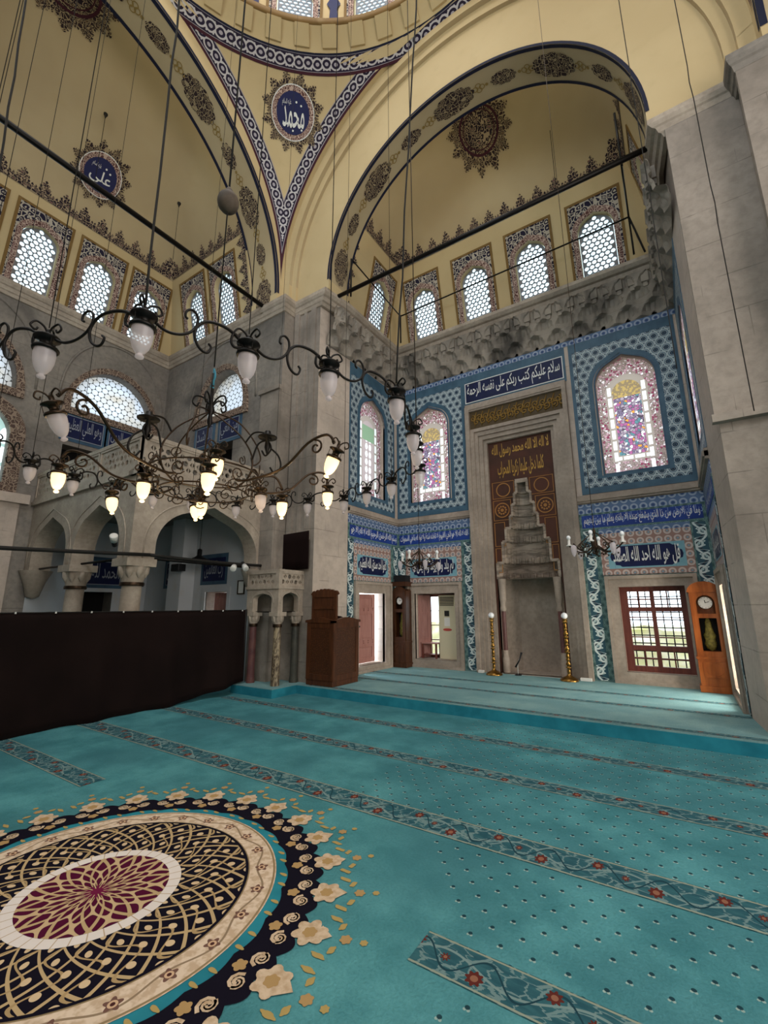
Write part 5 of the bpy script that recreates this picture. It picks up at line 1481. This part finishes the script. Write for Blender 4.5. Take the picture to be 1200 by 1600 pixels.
b = MB(); b.ball((-5.62, 6.85, 1.32), .16, 12, 0, .45); b.build('cushion', M['board'], pu)

# ------------------------------------------------------------------ longcase clocks
def clock(name, label, F, c, zb, h, w, dep, wood, arched):
    t = thing(name, label, 'clock', F.P(c, zb, dep / 2))
    b = MB(); hw = w / 2
    b.fbox(F, c - hw - .02, zb, 0, c + hw + .02, zb + .10, dep + .02); b.fbox(F, c - hw, zb + .1, 0, c + hw, zb + h * .29, dep)
    b.fbox(F, c - hw - .015, zb + h * .29, 0, c + hw + .015, zb + h * .31, dep + .015)
    b.fbox(F, c - hw + .02, zb + h * .31, 0, c + hw - .02, zb + h * .95, dep * .45)
    b.sheet(F, [[(c - hw + .01, zb + h * .31), (c + hw - .01, zb + h * .31), (c + hw - .01, zb + h * .90)] + [(c + (hw - .01) * cos(a), zb + h * .90 + h * .085 * sin(a)) for a in [pi * i / 14 for i in range(1, 14)]] + [(c - hw + .01, zb + h * .90)], rect(c - hw * .56, zb + h * .36, c + hw * .56, zb + h * .66), [(c - hw * .58, zb + h * .70), (c + hw * .58, zb + h * .70)] + [(c + hw * .58 * cos(a), zb + h * .80 + hw * .58 * sin(a)) for a in [pi * i / 12 for i in range(13)]]], dep * .8, dep)
    for sg in (-1, 1): b.fbox(F, c + sg * (hw - .02) - .02, zb + h * .31, 0, c + sg * (hw - .02) + .02, zb + h * .93, dep * .9)
    b.sheet(F, [[(c + (hw + .02) * cos(a), zb + h * .90 + (h * .10) * sin(a)) for a in [pi * i / 16 for i in range(17)]]], -.0, dep + .02) if arched else b.fbox(F, c - hw - .02, zb + h * .985, 0, c + hw + .02, zb + h * 1.04, dep + .02)
    b.build('case', wood, t)
    b = MB(); b.sheet(F, [rect(c - hw * .7, zb + h * .13, c + hw * .7, zb + h * .265), lobed(c, zb + h * .1975, hw * .6, h * .055, 4, .08, 32)], dep, dep + .012); b.build('base_panel', wood, t)
    b = MB(); b.sheet(F, [circ(c, zb + h * .80, hw * .46, 28)], dep * .8, dep * .86); d = b.build('dial', M['dial'], t)
    b = MB(); b.sheet(F, [circ(c, zb + h * .80, hw * .5, 28), circ(c, zb + h * .80, hw * .45, 28)], dep * .8, dep * .90)
    for k in range(12): a = k * pi / 6; b.tube([F.P(c + hw * .36 * cos(a), zb + h * .8 + hw * .36 * sin(a), dep * .87), F.P(c + hw * .42 * cos(a), zb + h * .8 + hw * .42 * sin(a), dep * .87)], .003, 4)
    b.build('bezel', M['iron_brown'], t)
    b = MB(); b.tube([F.P(c, zb + h * .8, dep * .88), F.P(c + hw * .26, zb + h * .8 + .02, dep * .88)], .004, 4); b.tube([F.P(c, zb + h * .8, dep * .88), F.P(c - hw * .03, zb + h * .8 + hw * .2, dep * .88)], .005, 4); b.build('hands', M['iron'], t)
    b = MB()
    prof = [(.02, .36), (.30, .38), (.40, .42), (.34, .46), (.42, .5), (.30, .53), (.22, .58), (.2, .62), (.12, .65), (.01, .66)]
    b.add([F.P(c + hw * r * cos(a) * .95, zb + h * z, dep * .55 + hw * r * .3 * abs(sin(a))) for r, z in prof for a in [pi * k / 10 for k in range(11)]], [(j * 11 + i, j * 11 + i + 1, (j + 1) * 11 + i + 1, (j + 1) * 11 + i) for j in range(len(prof) - 1) for i in range(10)], None, 0, True)
    b.build('pendulum', M['gilt'], t)
    b = MB(); b.fbox(F, c - hw * .56, zb + h * .36, dep * .45, c + hw * .56, zb + h * .66, dep * .47); b.build('dark_interior', M['dark'], t)
    return t
clock('longcase_clock', 'orange varnished longcase clock with round top by the right window', FB, .325, PLAT + .004, 1.80, .44, .32, M['wood_clock'], True)
clk = clock('longcase_clock', 'dark brown longcase clock in the left corner of the recess', FB, -5.755, PLAT + .004, 1.92, .36, .34, M['wood_dark'], False)
b = MB(); b.fbox(FB, -5.755 - .16, PLAT + 1.99, .04, -5.755 + .16, PLAT + 2.16, .30); b.build('black_box', M['black_plastic'], clk)

# ------------------------------------------------------------------ candle stands
def candle(x, label):
    t = thing('candle_stand', label, 'candlestick', (x, 9.42, PLAT), 'brass candle stands at the niche')
    z = PLAT + .004; c = (x, 9.42, 0)
    b = MB(); b.lathe([(.17, z), (.17, z + .02), (.13, z + .05), (.05, z + .09), (.03, z + .12)], c, 20); b.build('base', M['brass'], t)
    pr = [(.03, z + .12)]; zz = z + .12
    for k in range(7):
        pr += [(.028, zz + .01), (.05 if k % 2 else .036, zz + .04), (.03, zz + .07), (.024, zz + .10), (.055 if k % 2 == 0 else .04, zz + .115), (.055 if k % 2 == 0 else .04, zz + .125), (.026, zz + .14)]; zz += .142
    pr += [(.06, zz + .02), (.065, zz + .03), (.02, zz + .035)]
    b = MB(); b.lathe(pr, c, 16); b.build('stem', M['brass'], t)
    b = MB(); b.ball((x, 9.42, zz + .095), .063, 16); b.build('globe', M['bulb'], t)
candle(-3.46, 'tall brass candle stand with white globe left of the niche'); candle(-1.97, 'tall brass candle stand with white globe right of the niche')
for x, w, l in ((-3.80, .12, 'small white box on the carpet by the left candle stand'), (-1.68, .16, 'small white box at the foot of the right niche frame'), (-1.775, .05, 'tiny white box beside the right candle stand')):
    b = MB(); b.box(x - w / 2, 9.52, PLAT, x + w / 2, 9.60, PLAT + .055); tag(b.build('small_box', M['white_plastic'], None, (x, 9.56, PLAT), bevel=.006), l, 'box')
ms = thing('microphone_stand', 'small black microphone stand leaning in the niche', 'microphone', (-3.02, 9.62, PLAT))
b = MB(); b.lathe([(.07, PLAT), (.07, PLAT + .015), (.012, PLAT + .02)], (-3.02, 9.62, 0), 14); b.build('base', M['black_plastic'], ms)
b = MB(); b.tube([(-3.02, 9.62, PLAT + .02), (-3.02, 9.62, PLAT + .2), (-2.94, 9.62, PLAT + .42)], .008, 6); b.build('pole', M['white_plastic'], ms)
b = MB(); b.tube([(-3.06, 9.6, PLAT + .16), (-2.97, 9.6, PLAT + .30), (-2.92, 9.62, PLAT + .46)], [.02, .012, .022], 8); b.build('microphone', M['black_plastic'], ms)

# ------------------------------------------------------------------ air conditioner and stool in the window recess
ac = thing('air_conditioner', 'tall cream floor standing air conditioner in the window recess', 'air conditioner', (-4.73, 10.0, .34))
FAC = Frame((-4.73, 9.90, 0), (.995, -.1, 0)); 
b = MB(); b.fbox(FAC, -0.240, .345, -.28, 0.240, 1.83, 0); b.build('casing', M['ac_cream'], ac, bevel=.012)
b = MB()
for k in range(6): b.fbox(FAC, -0.190, 1.58 + k * .036, -.01, 0.190, 1.598 + k * .036, .012)
b.build('louvre', M['black_plastic'], ac)
b = MB(); b.fbox(FAC, -0.070, 1.33, 0, 0.060, 1.46, .006); b.build('display', M['black_plastic'], ac)
b = MB(); b.sheet(FAC, [lobed(0.000, 1.02, .12, .035, 2, .1, 20)], 0, .006); b.build('label_badge', M['red_label'], ac)
b = MB(); b.fbox(FAC, -0.080, 1.1, 0, 0.070, 1.3, .004); b.build('sticker', M['white_plastic'], ac)
st = thing('small_table', 'low rose brown wooden table on the window sill', 'table', (-5.22, 9.98, .34))
b = MB(); b.box(-5.42, 9.85, .68, -4.98, 10.12, .71); b.build('top', M['shutter'], st)
for sx, sy in ((-5.39, 9.87), (-5.03, 9.87), (-5.39, 10.08), (-5.03, 10.08)):
    b = MB(); b.box(sx - .02, sy - .02, .345, sx + .02, sy + .02, .68); b.build('leg', M['wood_window'], st)
b = MB(); b.box(-5.38, 9.88, .42, -5.02, 10.1, .44); b.build('shelf', M['wood_window'], st)

# ------------------------------------------------------------------ things under the gallery
pl = thing('pendant_lamp', 'black saucer pendant lamp hanging under the gallery', 'lamp', (-8.9, 5.98, 2.6))
b = MB(); b.lathe([(.02, 2.85), (.05, 2.83), (.05, 2.7), (.10, 2.66), (.27, 2.58), (.28, 2.55), (.25, 2.55), (.02, 2.62)], (-8.9, 5.98, 0), 24); b.build('shade', M['black_plastic'], pl)
b = MB(); b.tube([(-8.9, 5.98, 2.85), (-8.9, 5.98, 3.6)], .006, 5); b.build('cord', M['cable'], pl)
b = MB(); b.box(-9.55, 5.72, 2.36, -9.25, 5.90, 2.52); tag(b.build('loudspeaker', M['black_plastic'], None, (-9.4, 5.8, 2.44), bevel=.01), 'small black loudspeaker on the white wall under the gallery', 'speaker')
wb = thing('framed_notice', 'small framed notice on the white wall beside the balcony', 'picture', (-7.75, YE - .01, 1.97))
b = MB(); b.sheet(FE, [rect(-7.86, 1.83, -7.64, 2.12), rect(-7.84, 1.85, -7.66, 2.10)], .008, .035); b.build('frame', M['iron_brown'], wb)
b = MB(); b.fbox(FE, -7.85, 1.84, .008, -7.65, 2.11, .02); b.build('sheet', M['white_plastic'], wb)
for (x, y, z), d, l in (((-7.12, 5.55, 2.33), (.5, -.6, -.4), 'white spotlight clamped on the cable, pointing left'), ((-7.12, 5.78, 2.36), (.7, -.2, -.5), 'white spotlight clamped on the cable next to the pier'), ((-7.3, 3.40, 2.58), (.6, -.4, .5), 'spotlight with bright reflector on the gallery column')):
    t = thing('spotlight', l, 'lamp', (x, y, z)); d = Vector(d).normalized(); p = Vector((x, y, z))
    b = MB(); b.tube([p, p + d * .12, p + d * .13], [.05, .06, .05], 12); b.build('head', M['white_plastic'], t)
    b = MB(); b.tube([p - d * .1, p], .04, 10); b.tube([p, p - Vector((0, 0, .06))], .015, 6); b.build('bracket', M['black_plastic'], t)
# ------------------------------------------------------------------ lamps and chandeliers
def curls(b, z, r, n=3, s=1.0, ph=0):
    for k in range(n):
        a = ph + 2 * pi * k / n; ux, uy = cos(a), sin(a)
        P = [(x, y) for x, y in smooth2([(.0, .0), (.02, .035), (.055, .05), (.075, .02), (.055, .002), (.045, .018)])]
        b.tube([(x * s * ux, x * s * uy, z + y * s) for x, y in P], r, 5)
def smooth2(P): return [(v.x, v.y) for v in smoothpts([(x, y, 0) for x, y in P], 5)]
def lamp_meshes(s):
    c = MB()
    c.lathe([(.004, .112), (.012, .10), (.010, .08), (.058, .066), (.060, .058), (.030, .046), (.024, .030), (.028, .016), (.055, .010), (.060, .0), (.056, -.010), (.046, -.008), (.044, .004), (.004, .01)], (0, 0, 0), 18)
    for k in range(3):
        a = 2 * pi * k / 3; c.tube([(.052 * cos(a), .052 * sin(a), .06), (.054 * cos(a), .054 * sin(a), .0)], .0025, 4)
    curls(c, .085, .0055, 3, 1.0, .4)
    g = MB(); g.lathe([(.046, -.004), (.049, -.03), (.046, -.07), (.036, -.105), (.022, -.128), (.012, -.134), (.012, -.140), (.019, -.146), (.018, -.155), (.008, -.161), (.001, -.162)], (0, 0, 0), 18)
    f = lambda q: MB().add([v * s for v in q.v], q.f, q.uv, 0, True)
    return f(c), f(g)
c1, g1 = lamp_meshes(.82)
rc = thing('ring_chandelier', 'wide black wrought iron hoop chandelier with unlit frosted lamps', 'chandelier', (-2.668, 1.887, 2.6))
LP = [(-2.076, .606), (-1.597, .751), (-1.415, 1.10), (-1.232, 1.414), (-1.114, 1.813), (-1.28, 2.272), (-1.40, 2.535), (-1.612, 2.966), (-1.996, 3.147), (-2.36, 3.286), (-2.727, 3.40), (-3.11, 3.283), (-3.45, 3.13), (-3.82, 2.95), (-3.96, 2.52), (-4.08, 2.20), (-4.15, 1.887), (-4.142, 1.549), (-4.004, 1.202)]
for a in (222, 237, 252, 267, 281): LP.append((-2.668 + 1.479 * cos(radians(a)), 1.887 + 1.479 * sin(radians(a))))
cap0 = None
for i, (x, y) in enumerate(LP):
    if cap0 is None:
        cap0 = c1.build('lamp_cap', M['iron']); gl0 = g1.build('glass_shade', M['shade_off']); gl0.parent = cap0; cap0.parent = rc; k = cap0
    else:
        k = cap0.copy(); COL.objects.link(k); k.parent = rc; g = gl0.copy(); COL.objects.link(g); g.parent = k
    k.location = (x + 2.668, y - 1.887, 0); k.rotation_euler = (0, 0, i * .9)
    # far lamps of the hoop carry the same shades
for i in range(len(LP)):
    p = Vector((*LP[i], 2.6)); q = Vector((*LP[(i + 1) % len(LP)], 2.6)); d = q - p; L = d.length
    if L > .75: continue
    f = L / .386; b = MB()
    def cv(pts, r0, r1=None):
        P = smoothpts([p + d * s + Vector((0, 0, z)) for s, z in pts], 5); n = len(P)
        b.tube(P, [r0 + ((r1 or r0) - r0) * j / (n - 1) for j in range(n)], 6)
    cv([(.10, .035), (.2, .012), (.32, .012), (.42, .035), (.475, .075), (.47, .115), (.42, .135), (.37, .125), (.36, .10), (.385, .09)], .0062, .005)
    cv([(.60, .005), (.625, -.01), (.60, -.035), (.55, -.035), (.49, -.01), (.46, .035), (.49, .075), (.56, .10), (.66, .105), (.78, .095), (.89, .065), (.955, .02)], .005, .0075)
    cv([(.93, .03), (.86, .02), (.82, .04), (.83, .075), (.87, .08)], .006)
    b.build('scroll_arm', M['iron'], rc)
for i, (x, y) in enumerate(LP):
    thick = i in (1, 4, 23)
    b = MB(); z0, z1 = 2.70, 17.2; top = Vector((x, y, z1)); c = Vector((-2.668, 1.887, z1))
    if i == 4: top += Vector((1.0, 0, 0))
    if i == 23: top += Vector((-.8, -.3, 0))
    if i == 1: top += Vector((-.3, 0, 0))
    n = 70 if thick else 1
    pts = [Vector((x, y, z0)).lerp(top, k / n) + (Vector((random.uniform(-1, 1), random.uniform(-1, 1), 0)) * .004 if thick and 0 < k < n else Vector()) for k in range(n + 1)]
    if not thick and i in (5, 7, 9, 11, 13, 15, 16): continue
    b.tube(pts, .005 if thick else .0022, 5); b.build('suspension_wire', M['cable'], rc)

# central chandelier -----------------------------------------------------
KX, KY = -2.78, 1.86
kc = thing('central_chandelier', 'bronzed wrought iron chandelier with scrolling arms and glowing glass lamps', 'chandelier', (KX, KY, 2.45))
def pol(r, a, z): return Vector((KX + r * cos(a), KY + r * sin(a), z))
b = MB(); b.lathe([(.004, 2.86), (.02, 2.90), (.014, 2.96), (.03, 3.0), (.014, 3.06), (.01, 3.16)], (KX, KY, 0), 12)
for k in range(5):
    a = 2 * pi * k / 5 + .3
    b.tube(smoothpts([pol(.0, a, 3.02), pol(.05, a, 3.09), (pol(.11, a, 3.10)), pol(.13, a, 3.05), pol(.10, a, 3.02), pol(.085, a, 3.05)], 5), .007, 5)
b.build('crown', M['iron'], kc)
b = MB(); b.tube([(KX, KY, 17.5), (KX, KY, 3.36)], .006, 6); b.tube([(KX, KY, 17.5), (KX, KY, 5.0)], .009, 6); b.tube([(KX, KY, 3.3), (KX, KY, 3.14)], .012, 6); b.build('suspension_cord', M['cable'], kc)
b = MB(); b.tube(smoothpts([(KX, KY, 3.34), (KX + .022, KY, 3.27), (KX - .018, KY, 3.2), (KX + .012, KY, 3.18)], 5), .008, 6); b.tube([(KX, KY, 3.34), (KX + .01, KY, 3.2)], .008, 6); b.build('blue_knot', M['blue_rope'], kc)
b = MB(); b.ball((KX, KY, 4.88), .088, 18, 0, 1.12); b.lathe([(.01, 5.03), (.03, 5.0), (.04, 4.96), (.005, 4.95)], (KX, KY, 0), 10); tag(b.build('ostrich_egg', M['egg'], None, (KX, KY, 4.88)), 'dusty brown ostrich egg hanging on the cord above the chandelier', 'egg')
for a in [radians(v) for v in (23, 150, 275)]:
    b = MB()
    b.tube(smoothpts([pol(.015, a, 2.98), pol(.12, a, 2.90), pol(.27, a, 2.76), pol(.36, a, 2.60), pol(.34, a, 2.46), pol(.24, a, 2.38)], 6), .0065, 6)
    b.tube(smoothpts([pol(.015, a + .25, 2.99), pol(.2, a + .5, 2.93), pol(.33, a + .6, 2.80), pol(.38, a + .55, 2.66), pol(.33, a + .5, 2.60), pol(.31, a + .5, 2.66)], 6), .006, 6)
    b.build('crown_rib', M['iron_brown'], kc)
    # hats on short brackets
    b = MB(); ah = a
    b.lathe([(.004, .05), (.02, .045), (.025, .02), (.07, .0), (.066, -.008), (.012, -.01), (.02, -.08), (.004, -.13)], pol(.47, ah, 2.75), 14)
    b.tube(smoothpts([pol(.30, ah, 2.72), pol(.36, ah, 2.79), pol(.45, ah, 2.78), pol(.50, ah, 2.73)], 5), .007, 5)
    b.tube(smoothpts([pol(.36, ah, 2.58), pol(.40, ah, 2.70), pol(.47, ah, 2.72), pol(.50, ah, 2.66), pol(.46, ah, 2.61), pol(.43, ah, 2.65)], 5), .007, 5)
    b.tube(smoothpts([pol(.50, ah, 2.66), pol(.56, ah, 2.60), pol(.58, ah, 2.52), pol(.54, ah, 2.47), pol(.50, ah, 2.52)], 5), .007, 5)
    b.build('hat_bracket', M['iron'], kc)
b = MB()
for r, z, w in ((.37, 2.50, .006), (.30, 2.36, .006)): b.tube([pol(r, 2 * pi * k / 40, z) for k in range(40)], w, 5, closed=True)
b.build('basket_hoop', M['iron_brown'], kc)
random.seed(11)
for k in range(12):
    a = 2 * pi * k / 12; b = MB(); e = Vector((-sin(a), cos(a), 0)); er = Vector((cos(a), sin(a), 0))
    def sp2(r, z, a0, tn, r1, tw=0):
        c = pol(r, a, z); return [c + e * x + Vector((0, 0, 1)) * y + er * (tw * x) for x, y in spiral((0, 0), .008, r1, a0, tn, 16)]
    b.tube(sp2(.37, 2.44, random.uniform(0, 6), 1.4, .055), .0045, 5); b.tube(sp2(.34, 2.36, random.uniform(0, 6), -1.3, .05, .4), .0045, 5); b.tube(sp2(.40, 2.53, random.uniform(0, 6), 1.3, .04, -.3), .004, 5)
    b.build('scroll', M['iron_brown'], kc)
cK, gK = lamp_meshes(.84)
capK = None
LK = {'U1': ((-2.42, 0.789, 2.47), 0, (-.05, -.4)), 'U2': ((-1.679, 1.992, 2.45), 1, (.4, .1)), 'a': ((-3.311, 1.149, 2.42), 1, (0, 0)), 'b': ((-3.669, 1.653, 2.4), 1, (-.25, 0)), 'c': ((-2.867, 1.475, 2.36), 1, (0, 0)), 'd': ((-2.277, 1.594, 2.44), 1, (0, 0)), 'e': ((-2.284, 1.55, 2.34), 1, (0, 0)), 'f': ((-3.125, 2.084, 2.38), 1, (0, 0)), 'g': ((-3.476, 2.254, 2.42), 1, (-.25, .05)), 'h': ((-2.515, 2.152, 2.36), 0, (-.2, .1)), 'i': ((-2.534, 2.388, 2.36), 1, (0, 0)), 'j': ((-2.27, 2.623, 2.45), 1, (0, 0))}
for nm, (p, lit, tl) in LK.items():
    if capK is None:
        k = cK.build('lamp_cap', M['iron_brown'], None); k.parent = kc; g = gK.build('glass_shade', M['shade_on'] if lit else M['shade_off'], None); g.parent = k; capK = k; gOff = g.data
        gOn = g.data.copy(); gOn.materials.clear(); gOn.materials.append(M['shade_on']); gOff.materials.clear(); gOff.materials.append(M['shade_off'])
        g.data = gOn if lit else gOff
    else:
        k = capK.copy(); COL.objects.link(k); k.parent = kc; g = g.copy(); COL.objects.link(g); g.parent = k; g.data = gOn if lit else gOff
    k.location = (p[0] - KX, p[1] - KY, p[2] - 2.45); k.rotation_euler = (-tl[1], tl[0], 0) if True else (0, 0, 0)
    g['label'] = 'glowing glass shade' if lit else 'unlit frosted glass shade'
    a = atan2(p[1] - KY, p[0] - KX); r = hypot(p[0] - KX, p[1] - KY); b = MB(); zt = p[2] + .06
    if r > .6: pts = [pol(.30, a, 2.42), pol(.42, a, 2.40), pol(.55 * r + .1, a, 2.44), pol(r * .82, a, zt + .07), pol(r * .95, a, zt + .10), pol(r, a, zt + .04)]
    else: pts = [pol(.30, a, 2.50), pol(max(.34, r - .08), a, 2.56), pol(r, a, zt + .04)]
    b.tube(smoothpts(pts, 6), .009, 6)
    e = Vector((cos(a), sin(a), 0)); c = pol(r * .93, a, zt + .03)
    if r > .6: b.tube([c + e * x + Vector((0, 0, 1)) * y for x, y in spiral((-.06, 0), .012, .05, .5, 1.2, 16)], .007, 5)
    b.build('lamp_arm', M['iron_brown'], kc)
    if lit:
        l = bpy.data.lights.new('lamp_glow', 'POINT'); l.energy = 3.0; l.color = (1, .72, .38); l.shadow_soft_size = .05
        lo = bpy.data.objects.new('lamp_glow', l); COL.objects.link(lo); lo.location = (p[0], p[1], p[2] - .2)

# small chandeliers in front of the mihrab wall
def mini(loc, label):
    t = thing('small_chandelier', label, 'chandelier', loc); x, y, z = loc; o = Vector(loc)
    b = MB(); b.lathe([(.004, -.10), (.02, -.07), (.012, -.03), (.05, .0), (.02, .03), (.012, .16), (.02, .2), (.006, .24)], loc, 12); b.tube([o + Vector((0, 0, .24)), o + Vector((0, 0, 14.4 - z))], .004, 5); b.build('stem', M['iron_brown'], t)
    for k in range(8):
        a = 2 * pi * k / 8; e = Vector((cos(a), sin(a), 0)); q = Vector((0, 0, 1)); b = MB()
        b.tube(smoothpts([o + e * .03 + q * .02, o + e * .12 - q * .05, o + e * .22 - q * .03, o + e * .30 + q * .04], 5), .009, 5); b.tube(smoothpts([o + e * .02 + q * .18, o + e * .13 + q * .10, o + e * .24 - q * .0], 4), .005, 5)
        b.tube([o + e * xx + q * yy for xx, yy in spiral((.16, .03), .01, .045, k, 1.2, 10)], .006, 5)
        for kk in range(3): b.ball(o + e * (.1 + .07 * kk) - q * (.08 + .01 * (kk % 2)), .012, 6)
        b.build('arm', M['iron_brown'], t)
        up = k % 2 == 0
        c = o + e * .30; b = MB()
        if up:
            b.lathe([(.03, .04), (.035, .05), (.016, .06), (.016, .12)], c, 10); b.build('candle_cup', M['white_plastic'], t); b = MB(); b.ball(c + q * .145, .026, 10, 0, 1.2); b.build('bulb', M['bulb'], t)
        else:
            b.lathe([(.015, .02), (.034, .0), (.032, -.05), (.022, -.09), (.008, -.115)], c, 12); b.build('glass_shade', M['shade_off'], t)
    return t
mini((-3.25, 5.9, 2.20), 'small crystal chandelier hanging before the dark corner clock')
mini((-.80, 5.9, 2.25), 'small crystal chandelier hanging right of the niche')
for (x, y, z), z1, l in (((.895, 5.9, 3.6), 14.4, 'kinked wire hanging before the right pier, nearer the frame edge'), ((.279, 5.9, 4.3), 14.4, 'kinked wire hanging before the right pier, nearer the recess')):
    b = MB(); n = 40; b.tube([Vector((x + .012 * sin(i * 2.1) * (i % 7 == 3), y, z + (z1 - z) * i / n)) for i in range(n + 1)], .006, 5)
    tag(b.build('hanging_wire', M['cable'], None, (x, y, z)), l, 'wire')
for (x, y, z), dz, l in (((-9.75, 5.1, 11.9), 1.7, 'iron hook and cord on the left vault near the corner'), ((-9.9, 3.25, 12.85), 2.0, 'iron hook and cord above the blue roundel'), ((-4.75, 8.6, 12.2), 1.6, 'iron hook and cord on the recess vault, left of the sun medallion'), ((-1.22, 8.75, 12.4), 2.0, 'iron hook and cord on the recess vault, right of the sun medallion')):
    b = MB(); b.tube([(x, y, z), (x, y, z - dz)], .006, 5); b.lathe([(.004, .06), (.045, .03), (.045, 0), (.02, -.05), (.004, -.12)], (x, y, z), 8)
    tag(b.build('hook_cord', M['cable'], None, (x, y, z)), l, 'cord')

# ------------------------------------------------------------------ outside
b = MB(); b.box(-30, 10.4, -.6, 25, 40, -.1); struct(b.build('ground_outside', mat('pale_paving', color=hexc('#c8c2b0'), rough=.9)), 'pale ground outside the windows', 'ground')
b = MB()
random.seed(3)
b.grid(lambda s, t: ((-8 + 12 * s, 12.6 + .25 * sin(s * 40) * cos(t * 9) - .3 * t, -.1 + 1.1 * t), (s, t)), 80, 12); b.grid(lambda s, t: ((-8 + 12 * s, 12.3 + 1.0 * t, 1.0 + .12 * sin(s * 55 + t * 7)), (s, t)), 80, 6)
tag(b.build('hedge', mat('overlit_hedge', lambda t: t.mix(t.noise(5, 4).sm(.35, .65), hexc('#fbf9ea'), hexc('#eceec6')), rough=.9), None, (-2, 12.6, -.1)), 'yellow green hedge seen through the right wooden window, daylight glare in its colour', 'hedge')  # near-white: glare of the outdoor light is put into the hedge colour

# ------------------------------------------------------------------ daylight, camera
w = bpy.data.worlds.new('sky'); SC.world = w; w.use_nodes = True
bg = w.node_tree.nodes['Background']; bg.inputs[0].default_value = (.80, .92, 1.0, 1); bg.inputs[1].default_value = SKY
def area(name, loc, rot, sx, sy, power, col=(1, 1, 1)):
    l = bpy.data.lights.new(name, 'AREA'); l.shape = 'RECTANGLE'; l.size = sx; l.size_y = sy; l.energy = power; l.color = col
    o = bpy.data.objects.new(name, l); COL.objects.link(o); o.location = loc; o.rotation_euler = rot
    return o
# daylight of the entrance front behind the viewer, and of the dome windows
area('entrance_daylight', (-4.0, -8.5, 4.6), (radians(90), 0, 0), 8, 7.5, P_REAR, (1, .95, .88))
area('right_bay_daylight', (XS2 - .2, 1.0, 5.2), (0, radians(90), 0), 6.5, 6.0, P_RIGHT, (1, .94, .87))
area('dome_daylight', (CX, CY, 18.9), (0, 0, 0), 4.2, 4.2, P_DOME, (.95, .97, 1))
# daylight through the recess side openings and the bay windows
area('recess_left_daylight', (AX0 - .75, 8.54, 1.2), (0, radians(-90), 0), 1.5, 1.0, P_WIN, (.75, .88, 1))
area('recess_right_daylight', (AX1 + .9, 8.5, 1.2), (0, radians(90), 0), 1.5, 1.0, P_WIN, (1, .93, .8))

b = MB(); b.box(XS, -9, 0, XS2, -8.9, 9); b.box(XS - .3, -9, 0, XS, YB, 9); b.box(XS2, -9, 0, XS2 + .3, YB, 9); struct(b.build('wall_entrance', M['stone_light']), 'entrance wall behind the viewer', 'wall')
b = MB(); b.box(XS, -9, ZC, XS2, YB - .6, ZC + .2); struct(b.build('ceiling_entrance', M['cream']), 'ceiling of the entrance bay', 'ceiling')

yaw, pitch, roll = radians(33.392), radians(12.144), radians(-.248)
f = Vector((-sin(yaw) * cos(pitch), cos(yaw) * cos(pitch), sin(pitch))); r = Vector((cos(yaw), sin(yaw), 0)); u = r.cross(f)
r2 = r * cos(roll) + u * sin(roll); u2 = u * cos(roll) - r * sin(roll)
cam = bpy.data.cameras.new('camera'); co = bpy.data.objects.new('camera', cam); COL.objects.link(co)
m = Matrix((r2, u2, -f)).transposed().to_4x4(); m.translation = (0, 0, 1.55); co.matrix_world = m
cam.sensor_fit = 'HORIZONTAL'; cam.sensor_width = 36; cam.lens = 36 * 691 / 1200; cam.clip_start = .05; cam.clip_end = 200
SC.camera = co
SC.view_settings.view_transform = 'Standard'; SC.view_settings.look = 'None'; SC.view_settings.gamma = 1; SC.view_settings.use_curve_mapping = False
SC.view_settings.exposure = EXPO
SC.cycles.use_denoising = True
SC.cycles.max_bounces = 8; SC.cycles.diffuse_bounces = 5; SC.cycles.sample_clamp_indirect = 6
for o in bpy.data.objects:
    if '_org' in o: del o['_org']
